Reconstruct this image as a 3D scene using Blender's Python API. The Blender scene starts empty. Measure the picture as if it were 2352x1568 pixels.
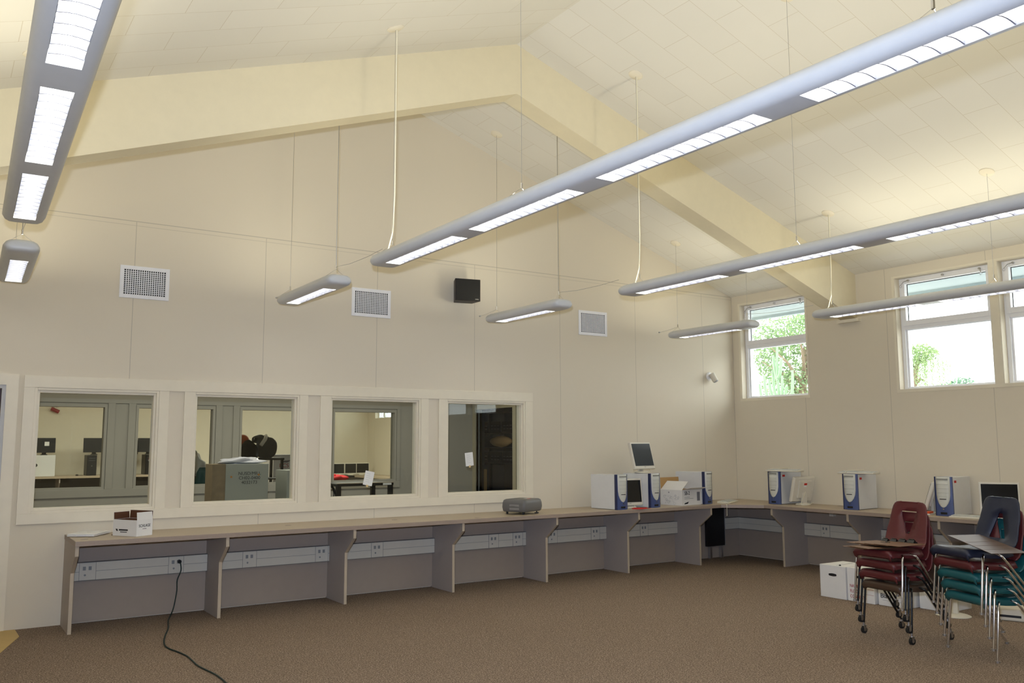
import bpy, math, random
from mathutils import Vector, Matrix
random.seed(7)
scn = bpy.context.scene
COL = scn.collection
PI = math.pi

# ------------------------------------------------------------------ camera
CAM = Vector((-9.452, -8.610, 1.532))
R_ = Vector((0.83487, -0.55043, -0.0032)).normalized()
F_ = Vector((0.54671, 0.82916, 0.11673))
F_ = (F_ - R_ * F_.dot(R_)).normalized()
U_ = R_.cross(F_)
cam = bpy.data.objects.new('camera', bpy.data.cameras.new('camera'))
COL.objects.link(cam)
cam.matrix_world = Matrix(((R_.x, U_.x, -F_.x, CAM.x), (R_.y, U_.y, -F_.y, CAM.y), (R_.z, U_.z, -F_.z, CAM.z), (0, 0, 0, 1)))
cam.data.sensor_fit = 'HORIZONTAL'
cam.data.sensor_width = 36
cam.data.lens = 30.699
cam.data.clip_start = 0.05
cam.data.clip_end = 300
scn.camera = cam

# ------------------------------------------------------------------ light and exposure
scn.view_settings.view_transform = 'Standard'
scn.view_settings.look = 'None'
scn.view_settings.exposure = 0.34
scn.view_settings.gamma = 1.0
scn.view_settings.use_curve_mapping = False
SKY = 5.5          # bright hazy overcast sky
FLASH = 86.0      # the camera's own flash
TUBE = 14.5        # radiance of the fluorescent tubes
UPLIGHT = 26.0     # radiance of the upward openings of the fixtures
world = bpy.data.worlds.new('sky')
scn.world = world
world.use_nodes = True
bg = world.node_tree.nodes['Background']
bg.inputs[0].default_value = (0.93, 0.97, 1.0, 1)
bg.inputs[1].default_value = SKY


def lamp(name, kind, loc, power, color, size=0.1, size_y=None, direction=None):
    d = bpy.data.lights.new(name, kind)
    d.energy = power
    d.color = color
    if kind == 'AREA':
        d.shape = 'RECTANGLE' if size_y else 'DISK'
        d.size = size
        if size_y:
            d.size_y = size_y
    else:
        d.shadow_soft_size = size
    o = bpy.data.objects.new(name, d)
    COL.objects.link(o)
    o.location = loc
    if direction is not None:
        o.rotation_euler = Vector(direction).to_track_quat('-Z', 'Y').to_euler()
    return o


lamp('camera_flash', 'AREA', CAM + U_ * 0.17 - R_ * 0.05 + F_ * 0.02, FLASH, (0.62, 0.74, 1.0), 0.07, direction=F_ + R_ * 0.03 - U_ * 0.02).data.spread = math.radians(118)
# ceiling lamps of the computer lab beyond the office
lamp('lab_ceiling_lamp', 'AREA', (-6.5, 9.0, 3.3), 150, (1.0, 0.95, 0.84), 5.0, 1.2, (0, 0, -1))
lamp('lab_ceiling_lamp', 'AREA', (-2.5, 9.0, 3.3), 110, (1.0, 0.95, 0.84), 2.5, 1.2, (0, 0, -1))
lamp('office_fill_light', 'AREA', (-6.2, 1.4, 2.55), 44, (1.0, 0.95, 0.85), 5.6, 0.9, (0, 0, -1))  # added fill without a real fixture, brightens the otherwise unlit office


# ------------------------------------------------------------------ materials
def lin(c):
    return tuple(((v / 255) / 12.92 if v / 255 <= 0.04045 else ((v / 255 + 0.055) / 1.055) ** 2.4) for v in c)


def base_mat(name):
    m = bpy.data.materials.new(name)
    m.use_nodes = True
    nt = m.node_tree
    return m, nt, nt.nodes['Principled BSDF'], nt.nodes['Material Output']


def M(name, rgb, rough=0.5, metal=0.0, var=0.04, scale=12.0, bump=0.0, bscale=80.0, spec=0.5):
    m, nt, b, out = base_mat(name)
    c = lin(rgb)
    tc = nt.nodes.new('ShaderNodeTexCoord')
    n = nt.nodes.new('ShaderNodeTexNoise')
    n.inputs['Scale'].default_value = scale
    n.inputs['Detail'].default_value = 3
    nt.links.new(tc.outputs['Object'], n.inputs['Vector'])
    mix = nt.nodes.new('ShaderNodeMix')
    mix.data_type = 'RGBA'
    nt.links.new(n.outputs['Fac'], mix.inputs['Factor'])
    mix.inputs['A'].default_value = (*[max(0, v * (1 - var)) for v in c], 1)
    mix.inputs['B'].default_value = (*[min(1, v * (1 + var)) for v in c], 1)
    nt.links.new(mix.outputs['Result'], b.inputs['Base Color'])
    b.inputs['Roughness'].default_value = rough
    b.inputs['Metallic'].default_value = metal
    b.inputs['Specular IOR Level'].default_value = spec
    if bump:
        n2 = nt.nodes.new('ShaderNodeTexNoise')
        n2.inputs['Scale'].default_value = bscale
        nt.links.new(tc.outputs['Object'], n2.inputs['Vector'])
        bp = nt.nodes.new('ShaderNodeBump')
        bp.inputs['Strength'].default_value = bump
        bp.inputs['Distance'].default_value = 0.003
        nt.links.new(n2.outputs['Fac'], bp.inputs['Height'])
        nt.links.new(bp.outputs['Normal'], b.inputs['Normal'])
    return m


def emis(name, rgb, strength):
    m, nt, b, out = base_mat(name)
    nt.nodes.remove(b)
    e = nt.nodes.new('ShaderNodeEmission')
    e.inputs[0].default_value = (*rgb, 1)
    e.inputs[1].default_value = strength
    nt.links.new(e.outputs[0], out.inputs[0])
    return m


def glass_mat(name, tint=(1, 1, 1), refl=0.5):
    m, nt, b, out = base_mat(name)
    nt.nodes.remove(b)
    t = nt.nodes.new('ShaderNodeBsdfTransparent')
    t.inputs[0].default_value = (*tint, 1)
    g = nt.nodes.new('ShaderNodeBsdfGlossy')
    g.inputs['Roughness'].default_value = 0.01
    fr = nt.nodes.new('ShaderNodeFresnel')
    fr.inputs[0].default_value = 1.5
    mul = nt.nodes.new('ShaderNodeMath')
    mul.operation = 'MULTIPLY'
    mul.inputs[1].default_value = refl
    nt.links.new(fr.outputs[0], mul.inputs[0])
    mx = nt.nodes.new('ShaderNodeMixShader')
    nt.links.new(mul.outputs[0], mx.inputs[0])
    nt.links.new(t.outputs[0], mx.inputs[1])
    nt.links.new(g.outputs[0], mx.inputs[2])
    nt.links.new(mx.outputs[0], out.inputs[0])
    return m


def seam_wall(name, rgb, axis, offset, pitch, band_z=None):
    """painted wall boards: thin vertical seams every pitch metres, a batten line at band_z"""
    m, nt, b, out = base_mat(name)
    N, L = nt.nodes.new, nt.links.new
    geo = N('ShaderNodeNewGeometry')
    sep = N('ShaderNodeSeparateXYZ')
    L(geo.outputs['Position'], sep.inputs[0])

    def op(o, a, bb=None, c=None):
        n = N('ShaderNodeMath')
        n.operation = o
        for i, v in enumerate((a, bb, c)):
            if v is None:
                continue
            if isinstance(v, (int, float)):
                n.inputs[i].default_value = v
            else:
                L(v, n.inputs[i])
        return n.outputs[0]
    p = sep.outputs[axis]
    f = op('PINGPONG', op('SUBTRACT', p, offset), pitch / 2)
    line = op('LESS_THAN', f, 0.0032)
    if band_z is not None:
        z = sep.outputs[2]
        below = op('LESS_THAN', z, band_z)
        line = op('MULTIPLY', line, below)
        h1 = op('LESS_THAN', op('ABSOLUTE', op('SUBTRACT', z, band_z)), 0.004)
        h2 = op('LESS_THAN', op('ABSOLUTE', op('SUBTRACT', z, band_z - 0.04)), 0.003)
        line = op('MAXIMUM', line, op('MAXIMUM', h1, op('MULTIPLY', h2, 0.6)))
    n = N('ShaderNodeTexNoise')
    n.inputs['Scale'].default_value = 220
    n.inputs['Detail'].default_value = 2
    L(geo.outputs['Position'], n.inputs['Vector'])
    c = lin(rgb)
    m1 = N('ShaderNodeMix')
    m1.data_type = 'RGBA'
    L(n.outputs['Fac'], m1.inputs['Factor'])
    m1.inputs['A'].default_value = (*[v * 0.96 for v in c], 1)
    m1.inputs['B'].default_value = (*[v * 1.03 for v in c], 1)
    m2 = N('ShaderNodeMix')
    m2.data_type = 'RGBA'
    L(op('MULTIPLY', line, 0.5), m2.inputs['Factor'])
    L(m1.outputs['Result'], m2.inputs['A'])
    m2.inputs['B'].default_value = (*[v * 0.45 for v in c], 1)
    L(m2.outputs['Result'], b.inputs['Base Color'])
    b.inputs['Roughness'].default_value = 0.7
    bp = N('ShaderNodeBump')
    bp.inputs['Strength'].default_value = 0.12
    bp.inputs['Distance'].default_value = 0.002
    L(n.outputs['Fac'], bp.inputs['Height'])
    L(bp.outputs['Normal'], b.inputs['Normal'])
    return m


def tile_mat():
    m, nt, b, out = base_mat('ceiling_tiles')
    N, L = nt.nodes.new, nt.links.new
    geo = N('ShaderNodeNewGeometry')
    mp = N('ShaderNodeMapping')
    mp.inputs['Location'].default_value = (0.15, 0.10, 0)
    L(geo.outputs['Position'], mp.inputs[0])
    br = N('ShaderNodeTexBrick')
    br.offset = 0.5
    br.inputs['Scale'].default_value = 1.0
    br.inputs['Brick Width'].default_value = 0.582
    br.inputs['Row Height'].default_value = 0.306
    br.inputs['Mortar Size'].default_value = 0.0022
    br.inputs['Mortar Smooth'].default_value = 0.3
    br.inputs['Color1'].default_value = (*lin((229, 225, 214)), 1)
    br.inputs['Color2'].default_value = (*lin((226, 222, 211)), 1)
    br.inputs['Mortar'].default_value = (*lin((206, 197, 178)), 1)
    L(mp.outputs[0], br.inputs['Vector'])
    n = N('ShaderNodeTexNoise')
    n.inputs['Scale'].default_value = 260
    L(geo.outputs['Position'], n.inputs['Vector'])
    bp = N('ShaderNodeBump')
    bp.inputs['Strength'].default_value = 0.2
    bp.inputs['Distance'].default_value = 0.002
    L(n.outputs['Fac'], bp.inputs['Height'])
    L(bp.outputs['Normal'], b.inputs['Normal'])
    L(br.outputs['Color'], b.inputs['Base Color'])
    b.inputs['Roughness'].default_value = 0.85
    return m


def carpet_mat():
    m, nt, b, out = base_mat('carpet')
    N, L = nt.nodes.new, nt.links.new
    geo = N('ShaderNodeNewGeometry')
    n = N('ShaderNodeTexNoise')
    n.inputs['Scale'].default_value = 100
    n.inputs['Detail'].default_value = 4
    n.inputs['Roughness'].default_value = 0.75
    L(geo.outputs['Position'], n.inputs['Vector'])
    v = N('ShaderNodeTexVoronoi')
    v.inputs['Scale'].default_value = 150
    L(geo.outputs['Position'], v.inputs['Vector'])
    add = N('ShaderNodeMath')
    add.operation = 'ADD'
    L(n.outputs['Fac'], add.inputs[0])
    mu = N('ShaderNodeMath')
    mu.operation = 'MULTIPLY'
    mu.inputs[1].default_value = 0.25
    L(v.outputs['Distance'], mu.inputs[0])
    L(mu.outputs[0], add.inputs[1])
    cr = N('ShaderNodeValToRGB')
    e = cr.color_ramp.elements
    e[0].position = 0.38
    e[0].color = (*lin((64, 52, 43)), 1)
    e[1].position = 0.80
    e[1].color = (*lin((181, 162, 142)), 1)
    mid = cr.color_ramp.elements.new(0.58)
    mid.color = (*lin((118, 101, 86)), 1)
    L(add.outputs[0], cr.inputs[0])
    L(cr.outputs[0], b.inputs['Base Color'])
    b.inputs['Roughness'].default_value = 0.95
    b.inputs['Specular IOR Level'].default_value = 0.1
    bp = N('ShaderNodeBump')
    bp.inputs['Strength'].default_value = 0.6
    bp.inputs['Distance'].default_value = 0.006
    L(add.outputs[0], bp.inputs['Height'])
    L(bp.outputs['Normal'], b.inputs['Normal'])
    return m


def leaf_mat(name, a, c):
    m, nt, b, out = base_mat(name)
    N, L = nt.nodes.new, nt.links.new
    geo = N('ShaderNodeNewGeometry')
    cr = N('ShaderNodeMix')
    cr.data_type = 'RGBA'
    L(geo.outputs['Random Per Island'], cr.inputs['Factor'])
    cr.inputs['A'].default_value = (*lin(a), 1)
    cr.inputs['B'].default_value = (*lin(c), 1)
    L(cr.outputs['Result'], b.inputs['Base Color'])
    b.inputs['Roughness'].default_value = 0.6
    tr = N('ShaderNodeBsdfTranslucent')
    L(cr.outputs['Result'], tr.inputs[0])
    mx = N('ShaderNodeMixShader')
    mx.inputs[0].default_value = 0.45
    L(b.outputs[0], mx.inputs[1])
    L(tr.outputs[0], mx.inputs[2])
    L(mx.outputs[0], out.inputs[0])
    return m


WALLC = (226, 216, 195)
wall_a = seam_wall('wall_paint_far', WALLC, 0, -0.60, 1.23, 3.615)
wall_b = seam_wall('wall_paint_windows', WALLC, 1, -1.22, 1.215)
wall_p = M('wall_paint', WALLC, 0.7, bump=0.1, bscale=220)
beam_p = M('beam_paint', (228, 217, 186), 0.65, bump=0.08, bscale=200)
trim_p = M('trim_paint', (235, 226, 204), 0.45)
ceil_m = tile_mat()
carpet = carpet_mat()
vinyl = M('tan_vinyl', (206, 176, 112), 0.6, var=0.08)
office_p = M('office_wall_paint', (168, 164, 150), 0.7)
lab_p = M('lab_wall_paint', (222, 213, 192), 0.7)
white_vinyl = M('white_window_vinyl', (246, 246, 248), 0.35)
soffit_p = M('pale_soffit', (154, 168, 174), 0.7)
glass = glass_mat('window_glass', (0.97, 0.99, 0.98), 0.35)
glass_in = glass_mat('interior_glass', (0.90, 0.92, 0.90), 0.6)
seal_m = M('black_seal', (20, 22, 26), 0.6)
fix_m = M('fixture_enamel', (206, 208, 208), 0.38)
blade_m = M('grey_louver_blade', (150, 152, 160), 0.4)
refl_m = M('white_reflector', (250, 250, 250), 0.25)
tube_m = emis('fluorescent_tube', (1.0, 0.97, 0.92), TUBE)
up_m = emis('fluorescent_uplight', (1.0, 0.94, 0.73), UPLIGHT)
steel = M('steel', (190, 190, 192), 0.3, metal=1.0)
chrome = M('chrome', (225, 225, 228), 0.12, metal=1.0)
cord_w = M('cream_cord', (236, 230, 206), 0.5)
laminate = M('speckled_laminate', (184, 167, 143), 0.4, var=0.2, scale=170)
lam_edge = M('laminate_edge_band', (162, 145, 131), 0.45, var=0.12, scale=170)
panel_m = M('grey_brown_laminate', (170, 160, 152), 0.5, var=0.05, scale=60)
panel_e = M('beige_edge_band', (190, 175, 152), 0.5)
modesty = M('grey_modesty_panel', (164, 150, 136), 0.55)
raceway_m = M('grey_raceway', (212, 207, 192), 0.4)
dark_m = M('dark_plastic', (22, 22, 24), 0.45)
black_m = M('black_plastic', (14, 14, 15), 0.4)
screen_m = M('dark_screen', (14, 15, 17), 0.12)
screen_b = M('grey_screen', (50, 58, 64), 0.2)
pcw = M('white_computer_metal', (226, 226, 224), 0.45)
pcf = M('pale_grey_bezel', (214, 214, 204), 0.4)
pcb = M('blue_grey_fascia', (72, 86, 132), 0.35)
pcdark = M('dark_blue_edge', (40, 48, 84), 0.35)
beige_m = M('beige_plastic', (222, 216, 200), 0.45)
red_m = M('red_sticker', (206, 40, 28), 0.5)
paper = M('white_paper', (236, 236, 232), 0.7)
card_w = M('white_cardboard', (232, 230, 226), 0.7)
card_b = M('brown_cardboard', (176, 138, 84), 0.8)
card_d = M('dark_brown_cardboard', (92, 56, 32), 0.8)
ink = M('black_ink', (24, 24, 26), 0.6)
ink_g = M('grey_ink', (120, 120, 128), 0.7)
ink_r = M('red_ink', (168, 40, 44), 0.6)
proj_m = M('grey_projector_plastic', (108, 106, 104), 0.45)
cord_g = M('dark_green_cord', (22, 44, 36), 0.5)
maroon = M('maroon_plastic', (94, 36, 38), 0.38, bump=0.25, bscale=260)
navy = M('navy_plastic', (33, 40, 60), 0.38, bump=0.25, bscale=260)
teal = M('teal_plastic', (28, 94, 98), 0.38, bump=0.25, bscale=260)
brown_p = M('brown_plastic', (78, 58, 44), 0.4, bump=0.25, bscale=260)
blk_metal = M('black_enamel_tube', (16, 16, 17), 0.3)
clip_metal = M('dark_clip_metal', (84, 86, 88), 0.3, metal=1.0)
clip_b = M('brown_hardboard', (116, 84, 58), 0.5, var=0.1, scale=40)
clip_d = M('dark_hardboard', (82, 58, 44), 0.45, var=0.1, scale=40)
rubber = M('black_rubber', (20, 20, 20), 0.7)
grey_cab = M('grey_painted_steel', (152, 156, 146), 0.5)
bag_m = M('black_fabric', (26, 25, 26), 0.85, bump=0.5, bscale=40)
white_f = M('white_fabric', (232, 226, 212), 0.85)
ball_m = M('orange_rubber', (206, 96, 44), 0.6, bump=0.5, bscale=120)
plastic_bag = M('clear_plastic_bag', (200, 200, 206), 0.15)
red_cloth = M('red_cloth', (196, 40, 46), 0.8)
laptop_m = M('white_laptop', (240, 240, 238), 0.3)
bark = M('bark', (120, 104, 84), 0.9, bump=0.8, bscale=20)
grass_m = M('pale_paving', (176, 174, 168), 0.9, var=0.1)
leaf_a = leaf_mat('broad_leaves', (104, 132, 94), (150, 170, 118))
leaf_b = leaf_mat('willow_leaves', (112, 136, 90), (150, 168, 116))
leaf_c = leaf_mat('bush_leaves', (84, 116, 94), (120, 146, 116))
cactus_m = M('cactus_skin', (116, 144, 110), 0.6, var=0.1)


# ------------------------------------------------------------------ mesh builder
class MB:
    def __init__(s):
        s.v, s.f = [], []

    def quad(s, pts):
        i = len(s.v)
        s.v += [tuple(p) for p in pts]
        s.f.append(tuple(range(i, i + len(pts))))
        return s

    def box(s, x0, x1, y0, y1, z0, z1, mtx=None):
        i = len(s.v)
        p = [(x0, y0, z0), (x1, y0, z0), (x1, y1, z0), (x0, y1, z0), (x0, y0, z1), (x1, y0, z1), (x1, y1, z1), (x0, y1, z1)]
        if mtx is not None:
            p = [tuple(mtx @ Vector(q)) for q in p]
        s.v += p
        s.f += [(i, i + 3, i + 2, i + 1), (i + 4, i + 5, i + 6, i + 7), (i, i + 1, i + 5, i + 4), (i + 1, i + 2, i + 6, i + 5), (i + 2, i + 3, i + 7, i + 6), (i + 3, i, i + 4, i + 7)]
        return s

    def prism(s, poly, a0, a1, axis=0):
        """poly of 2-D points in the other two axes, extruded along axis"""
        n = len(poly)
        i = len(s.v)
        for a in (a0, a1):
            for (p, q) in poly:
                s.v.append({0: (a, p, q), 1: (p, a, q), 2: (p, q, a)}[axis])
        s.f.append(tuple(range(i + n - 1, i - 1, -1)))
        s.f.append(tuple(range(i + n, i + 2 * n)))
        for k in range(n):
            k2 = (k + 1) % n
            s.f.append((i + k, i + k2, i + n + k2, i + n + k))
        return s

    def loft(s, rings, closed=True, caps=True):
        n = len(rings[0])
        i = len(s.v)
        for r in rings:
            s.v += [tuple(p) for p in r]
        for a in range(len(rings) - 1):
            for k in range(n if closed else n - 1):
                k2 = (k + 1) % n
                s.f.append((i + a * n + k, i + a * n + k2, i + (a + 1) * n + k2, i + (a + 1) * n + k))
        if caps:
            s.f.append(tuple(range(i + n - 1, i - 1, -1)))
            s.f.append(tuple(range(i + (len(rings) - 1) * n, i + len(rings) * n)))
        return s

    def tube(s, pts, r, n=8, caps=True):
        pts = [Vector(p) for p in pts]
        rr = r if isinstance(r, (list, tuple)) else [r] * len(pts)
        rings = []
        prev = None
        for k, p in enumerate(pts):
            if k == 0:
                t = pts[1] - p
            elif k == len(pts) - 1:
                t = p - pts[k - 1]
            else:
                t = (pts[k + 1] - p).normalized() + (p - pts[k - 1]).normalized()
            t.normalize()
            a = prev if prev is not None else (Vector((0, 0, 1)) if abs(t.z) < 0.9 else Vector((1, 0, 0)))
            u = (a - t * a.dot(t)).normalized()
            prev = u
            w = t.cross(u)
            rings.append([p + (u * math.cos(2 * PI * j / n) + w * math.sin(2 * PI * j / n)) * rr[k] for j in range(n)])
        return s.loft(rings, True, caps)

    def cyl(s, c, r, h, n=24, axis=2, r2=None):
        c = Vector(c)
        d = [Vector((1, 0, 0)), Vector((0, 1, 0)), Vector((0, 0, 1))][axis]
        u = [Vector((0, 1, 0)), Vector((0, 0, 1)), Vector((1, 0, 0))][axis]
        w = d.cross(u)
        r2 = r if r2 is None else r2
        return s.loft([[c + (u * math.cos(2 * PI * j / n) + w * math.sin(2 * PI * j / n)) * q + d * hh for j in range(n)] for q, hh in ((r, 0), (r2, h))])

    def lathe(s, prof, c=(0, 0, 0), n=24):
        c = Vector(c)
        return s.loft([[c + Vector((r * math.cos(2 * PI * j / n), r * math.sin(2 * PI * j / n), z)) for j in range(n)] for r, z in prof])

    def blob(s, c, r, seed=0, amp=0.12, nu=20, nv=14, flat=None):
        rnd = random.Random(seed)
        ph = [(rnd.uniform(0, 6.28), rnd.uniform(1, 4), rnd.uniform(1, 4), rnd.uniform(0, 6.28)) for _ in range(5)]
        rings = []
        for a in range(nv + 1):
            th = PI * (a + 0.02) / (nv + 0.04)
            ring = []
            for b in range(nu):
                f = 2 * PI * b / nu
                k = 1 + amp * sum(math.sin(p[1] * th * 1.5 + p[0]) * math.sin(round(p[2]) * f + p[3]) for p in ph) / 1.8
                z = math.cos(th) * r[2] * k
                if flat is not None:
                    z = max(z, flat)
                ring.append((c[0] + r[0] * math.sin(th) * math.cos(f) * k, c[1] + r[1] * math.sin(th) * math.sin(f) * k, c[2] + z))
            rings.append(ring[::-1])
        return s.loft(rings)

    def build(s, name, mat, parent=None, smooth=False, bevel=0, solid=0, sub=0):
        me = bpy.data.meshes.new(name)
        me.from_pydata(s.v, [], s.f)
        me.update()
        me.materials.append(mat)
        o = bpy.data.objects.new(name, me)
        COL.objects.link(o)
        if parent:
            o.parent = parent
        if smooth:
            for p in me.polygons:
                p.use_smooth = True
            if smooth != True:
                try:
                    me.set_sharp_from_angle(angle=math.radians(smooth))
                except Exception:
                    pass
        if solid:
            m = o.modifiers.new('solid', 'SOLIDIFY')
            m.thickness = solid
            m.offset = 0
        if sub:
            m = o.modifiers.new('sub', 'SUBSURF')
            m.levels = m.render_levels = sub
        if bevel:
            m = o.modifiers.new('bevel', 'BEVEL')
            m.width = bevel
            m.segments = 2
            m.limit_method = 'ANGLE'
        return o


def B(*a):
    return MB().box(*a)


def tag(o, label=None, cat=None, group=None, kind=None):
    for k, v in (('label', label), ('category', cat), ('group', group), ('kind', kind)):
        if v:
            o[k] = v
    return o


def T(name, label, cat, loc, rz=0.0, group=None):
    o = bpy.data.objects.new(name, None)
    COL.objects.link(o)
    o.location = loc
    o.rotation_euler = (0, 0, rz)
    o.empty_display_size = 0.1
    return tag(o, label, cat, group)


def S(name, mb, mat, parent=None, bevel=0, label=None, cat=None, smooth=False):
    o = mb.build(name, mat, parent, bevel=bevel, smooth=smooth)
    if parent is None:
        tag(o, label, cat, kind='structure')
    return o


def text(parent, s, size, loc, rot, mat, name='lettering', depth=0.0006, align='CENTER', sx=1.0):
    c = bpy.data.curves.new(name, 'FONT')
    c.body = s
    c.size = size
    c.align_x = align
    c.align_y = 'CENTER'
    c.extrude = depth
    c.materials.append(mat)
    tmp = bpy.data.objects.new(name, c)
    COL.objects.link(tmp)
    me = bpy.data.meshes.new_from_object(tmp.evaluated_get(bpy.context.evaluated_depsgraph_get()))
    bpy.data.objects.remove(tmp)
    me.name = name
    o = bpy.data.objects.new(name, me)
    COL.objects.link(o)
    o.parent = parent
    o.location = loc
    o.rotation_euler = rot
    o.scale = (sx, 1, 1)
    return o


def dup(o, parent=None):
    c = o.copy()
    COL.objects.link(c)
    if parent is not None:
        c.parent = parent
    for ch in list(o.children):
        dup(ch, c)
    return c


def place(o, loc, rz, label):
    o.location = loc
    o.rotation_euler = (0, 0, rz)
    o['label'] = label
    return o


# ------------------------------------------------------------------ the setting
XR, ZR, ZE = -5.05, 5.304, 3.611
SL = (ZR - ZE) / 5.05
XL, YN, XF = -10.1, -12.0, 0.0


def ceil_z(x):
    return ZR - SL * abs(x - XR)


def holes(mb, axis, a0, a1, u0, u1, z0, z1, hs):
    us = sorted({u0, u1, *[h[0] for h in hs], *[h[1] for h in hs]})
    for p, q in zip(us, us[1:]):
        zs = z0
        for h in sorted([h for h in hs if h[0] <= p + 1e-6 and h[1] >= q - 1e-6], key=lambda h: h[2]):
            if h[2] > zs:
                mb.box(*((p, q, a0, a1, zs, h[2]) if axis == 1 else (a0, a1, p, q, zs, h[2])))
            zs = h[3]
        if zs < z1:
            mb.box(*((p, q, a0, a1, zs, z1) if axis == 1 else (a0, a1, p, q, zs, z1)))
    return mb


S('floor', B(XL - 0.1, 0.16, YN - 0.1, 12.8, -0.1, 0), carpet, label='brown speckled loop pile carpet', cat='floor')
S('floor_vinyl', MB().prism([(-9.9, -0.95), (-8.95, -0.95), (-8.77, -0.335), (-8.78, -0.012), (-9.9, -0.012)], 0.0, 0.004, 2), vinyl, label='tan vinyl floor patch at the doorway', cat='floor')
WIN = [(-8.737, -7.715), (-7.407, -6.365), (-6.045, -4.983), (-4.667, -3.595)]
WZ0, WZ1 = 0.955, 2.035
wa = holes(MB(), 1, 0.0, 0.12, XL, 0.0, 0.0, ZE, [(a, b, WZ0, WZ1) for a, b in WIN] + [(-9.87, -8.955, 0, 2.05)])
wa.prism([(XL, ZE), (0, ZE), (XR, ZR)], 0.0, 0.12, 1)
S('wall_far', wa, wall_a, label='cream gable wall with four interior windows', cat='wall')
RW = [(-1.262, -0.155, 2.155, 3.475), (-3.67, -2.56, 2.155, 3.475), (-4.88, -3.77, 2.155, 3.475), (-7.3, -6.2, 2.155, 3.475), (-8.5, -7.4, 2.155, 3.475), (9.5, 12.1, 2.2, 3.2)]
S('wall_right', holes(MB(), 0, 0.0, 0.20, YN, 12.7, 0, ZE + 0.3, RW), wall_b, label='cream side wall with high windows', cat='wall')
S('wall_left', B(XL - 0.12, XL, YN, 12.7, 0, ZE + 0.1), wall_p, label='cream side wall out of view', cat='wall')
wn = B(XL, 0, YN - 0.12, YN, 0, ZE)
wn.prism([(XL, ZE), (0, ZE), (XR, ZR)], YN - 0.12, YN, 1)
S('wall_near', wn, wall_p, label='cream wall behind the camera', cat='wall')
cm = MB()
cm.prism([(0.16, ZE - SL * 0.16), (XR, ZR), (XR, ZR + 0.12), (0.16, ZE + 0.12 - SL * 0.16)], YN - 0.1, 0.0, 1)
cm.prism([(XR, ZR), (XL - 0.1, ZE - SL * 0.1), (XL - 0.1, ZE + 0.12 - SL * 0.1), (XR, ZR + 0.12)], YN - 0.1, 0.0, 1)
S('ceiling', cm, ceil_m, label='vaulted ceiling of white acoustic tiles', cat='ceiling')


def beam_poly():
    bl = ZR - 0.49
    k = 0.348
    return [(0.0, ZE), (XR, ZR), (XL, ZE), (XL, bl - k * 5.05), (XR, bl), (0.0, bl - k * 5.05)]


S('beam', MB().prism(beam_poly(), -2.036, -1.81, 1), beam_p, label='wide cream gable beam under the vaulted ceiling', cat='beam')
S('trim_3', B(-0.07, 0, -2.09, -1.79, 3.02, 3.057), trim_p, label='small ledger plate under the beam end', cat='trim')

# boards round the four interior windows
tb = MB()
Y0, Y1 = -0.022, 0.0
tb.box(-8.822, -3.490, Y0, Y1, 2.035, 2.138)
tb.box(-8.822, -3.490, Y0, Y1, 0.866, 0.955)
for a, b in [(-8.822, -8.737), (-7.715, -7.627), (-7.49, -7.407), (-6.365, -6.276), (-6.143, -6.045), (-4.983, -4.889), (-4.76, -4.667), (-3.595, -3.49)]:
    tb.box(a, b, Y0 + 0.003, Y1, 0.955, 2.035)
S('trim_1', tb, trim_p, bevel=0.002, label='painted boards around the interior windows', cat='trim')
for i, (a, b) in enumerate(WIN):
    w = MB()
    for (p, q, y0, y1) in ((0.0, 0.022, -0.012, 0.12), (0.022, 0.043, 0.012, 0.105)):
        x0, x1, z0, z1 = a + p, b - p, WZ0 + p, WZ1 - p
        d = q - p
        w.box(x0, x0 + d, y0, y1, z0, z1).box(x1 - d, x1, y0, y1, z0, z1).box(x0 + d, x1 - d, y0, y1, z0, z0 + d).box(x0 + d, x1 - d, y0, y1, z1 - d, z1)
    o = S('window_%d' % (i + 1), w, trim_p, bevel=0.0015, label='fixed interior window in the far wall', cat='window')
    B(a + 0.04, b - 0.04, 0.055, 0.061, WZ0 + 0.04, WZ1 - 0.04).build('glass_pane', glass_in, o)

# door at the left end of the far wall
dt = MB()
dt.prism([(-8.862, 2.145), (-9.96, 2.145), (-9.87, 2.05), (-8.955, 2.05)], -0.022, 0, 1)
dt.box(-8.955, -8.862, -0.022, 0, 0, 2.05).prism([(-8.955, 2.05), (-8.862, 2.05), (-8.862, 2.145)], -0.022, 0, 1)
dt.box(-9.96, -9.87, -0.022, 0, 0, 2.05)
S('trim_2', dt, trim_p, label='mitred painted casing around the doorway', cat='trim')
dj = MB().box(-8.985, -8.955, -0.005, 0.12, 0, 2.05).box(-9.87, -9.84, -0.005, 0.12, 0, 2.05).box(-9.84, -8.985, -0.005, 0.12, 2.02, 2.05)
dr = S('door_1', dj, M('metal_door_frame', (196, 194, 190), 0.4), label='doorway with a grey metal frame', cat='door')
B(-9.838, -8.988, 0.06, 0.10, 0.005, 2.015).build('door_leaf', M('dark_maroon_door', (70, 36, 44), 0.5), dr)

# high windows of the right wall
latch_proto = []


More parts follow.
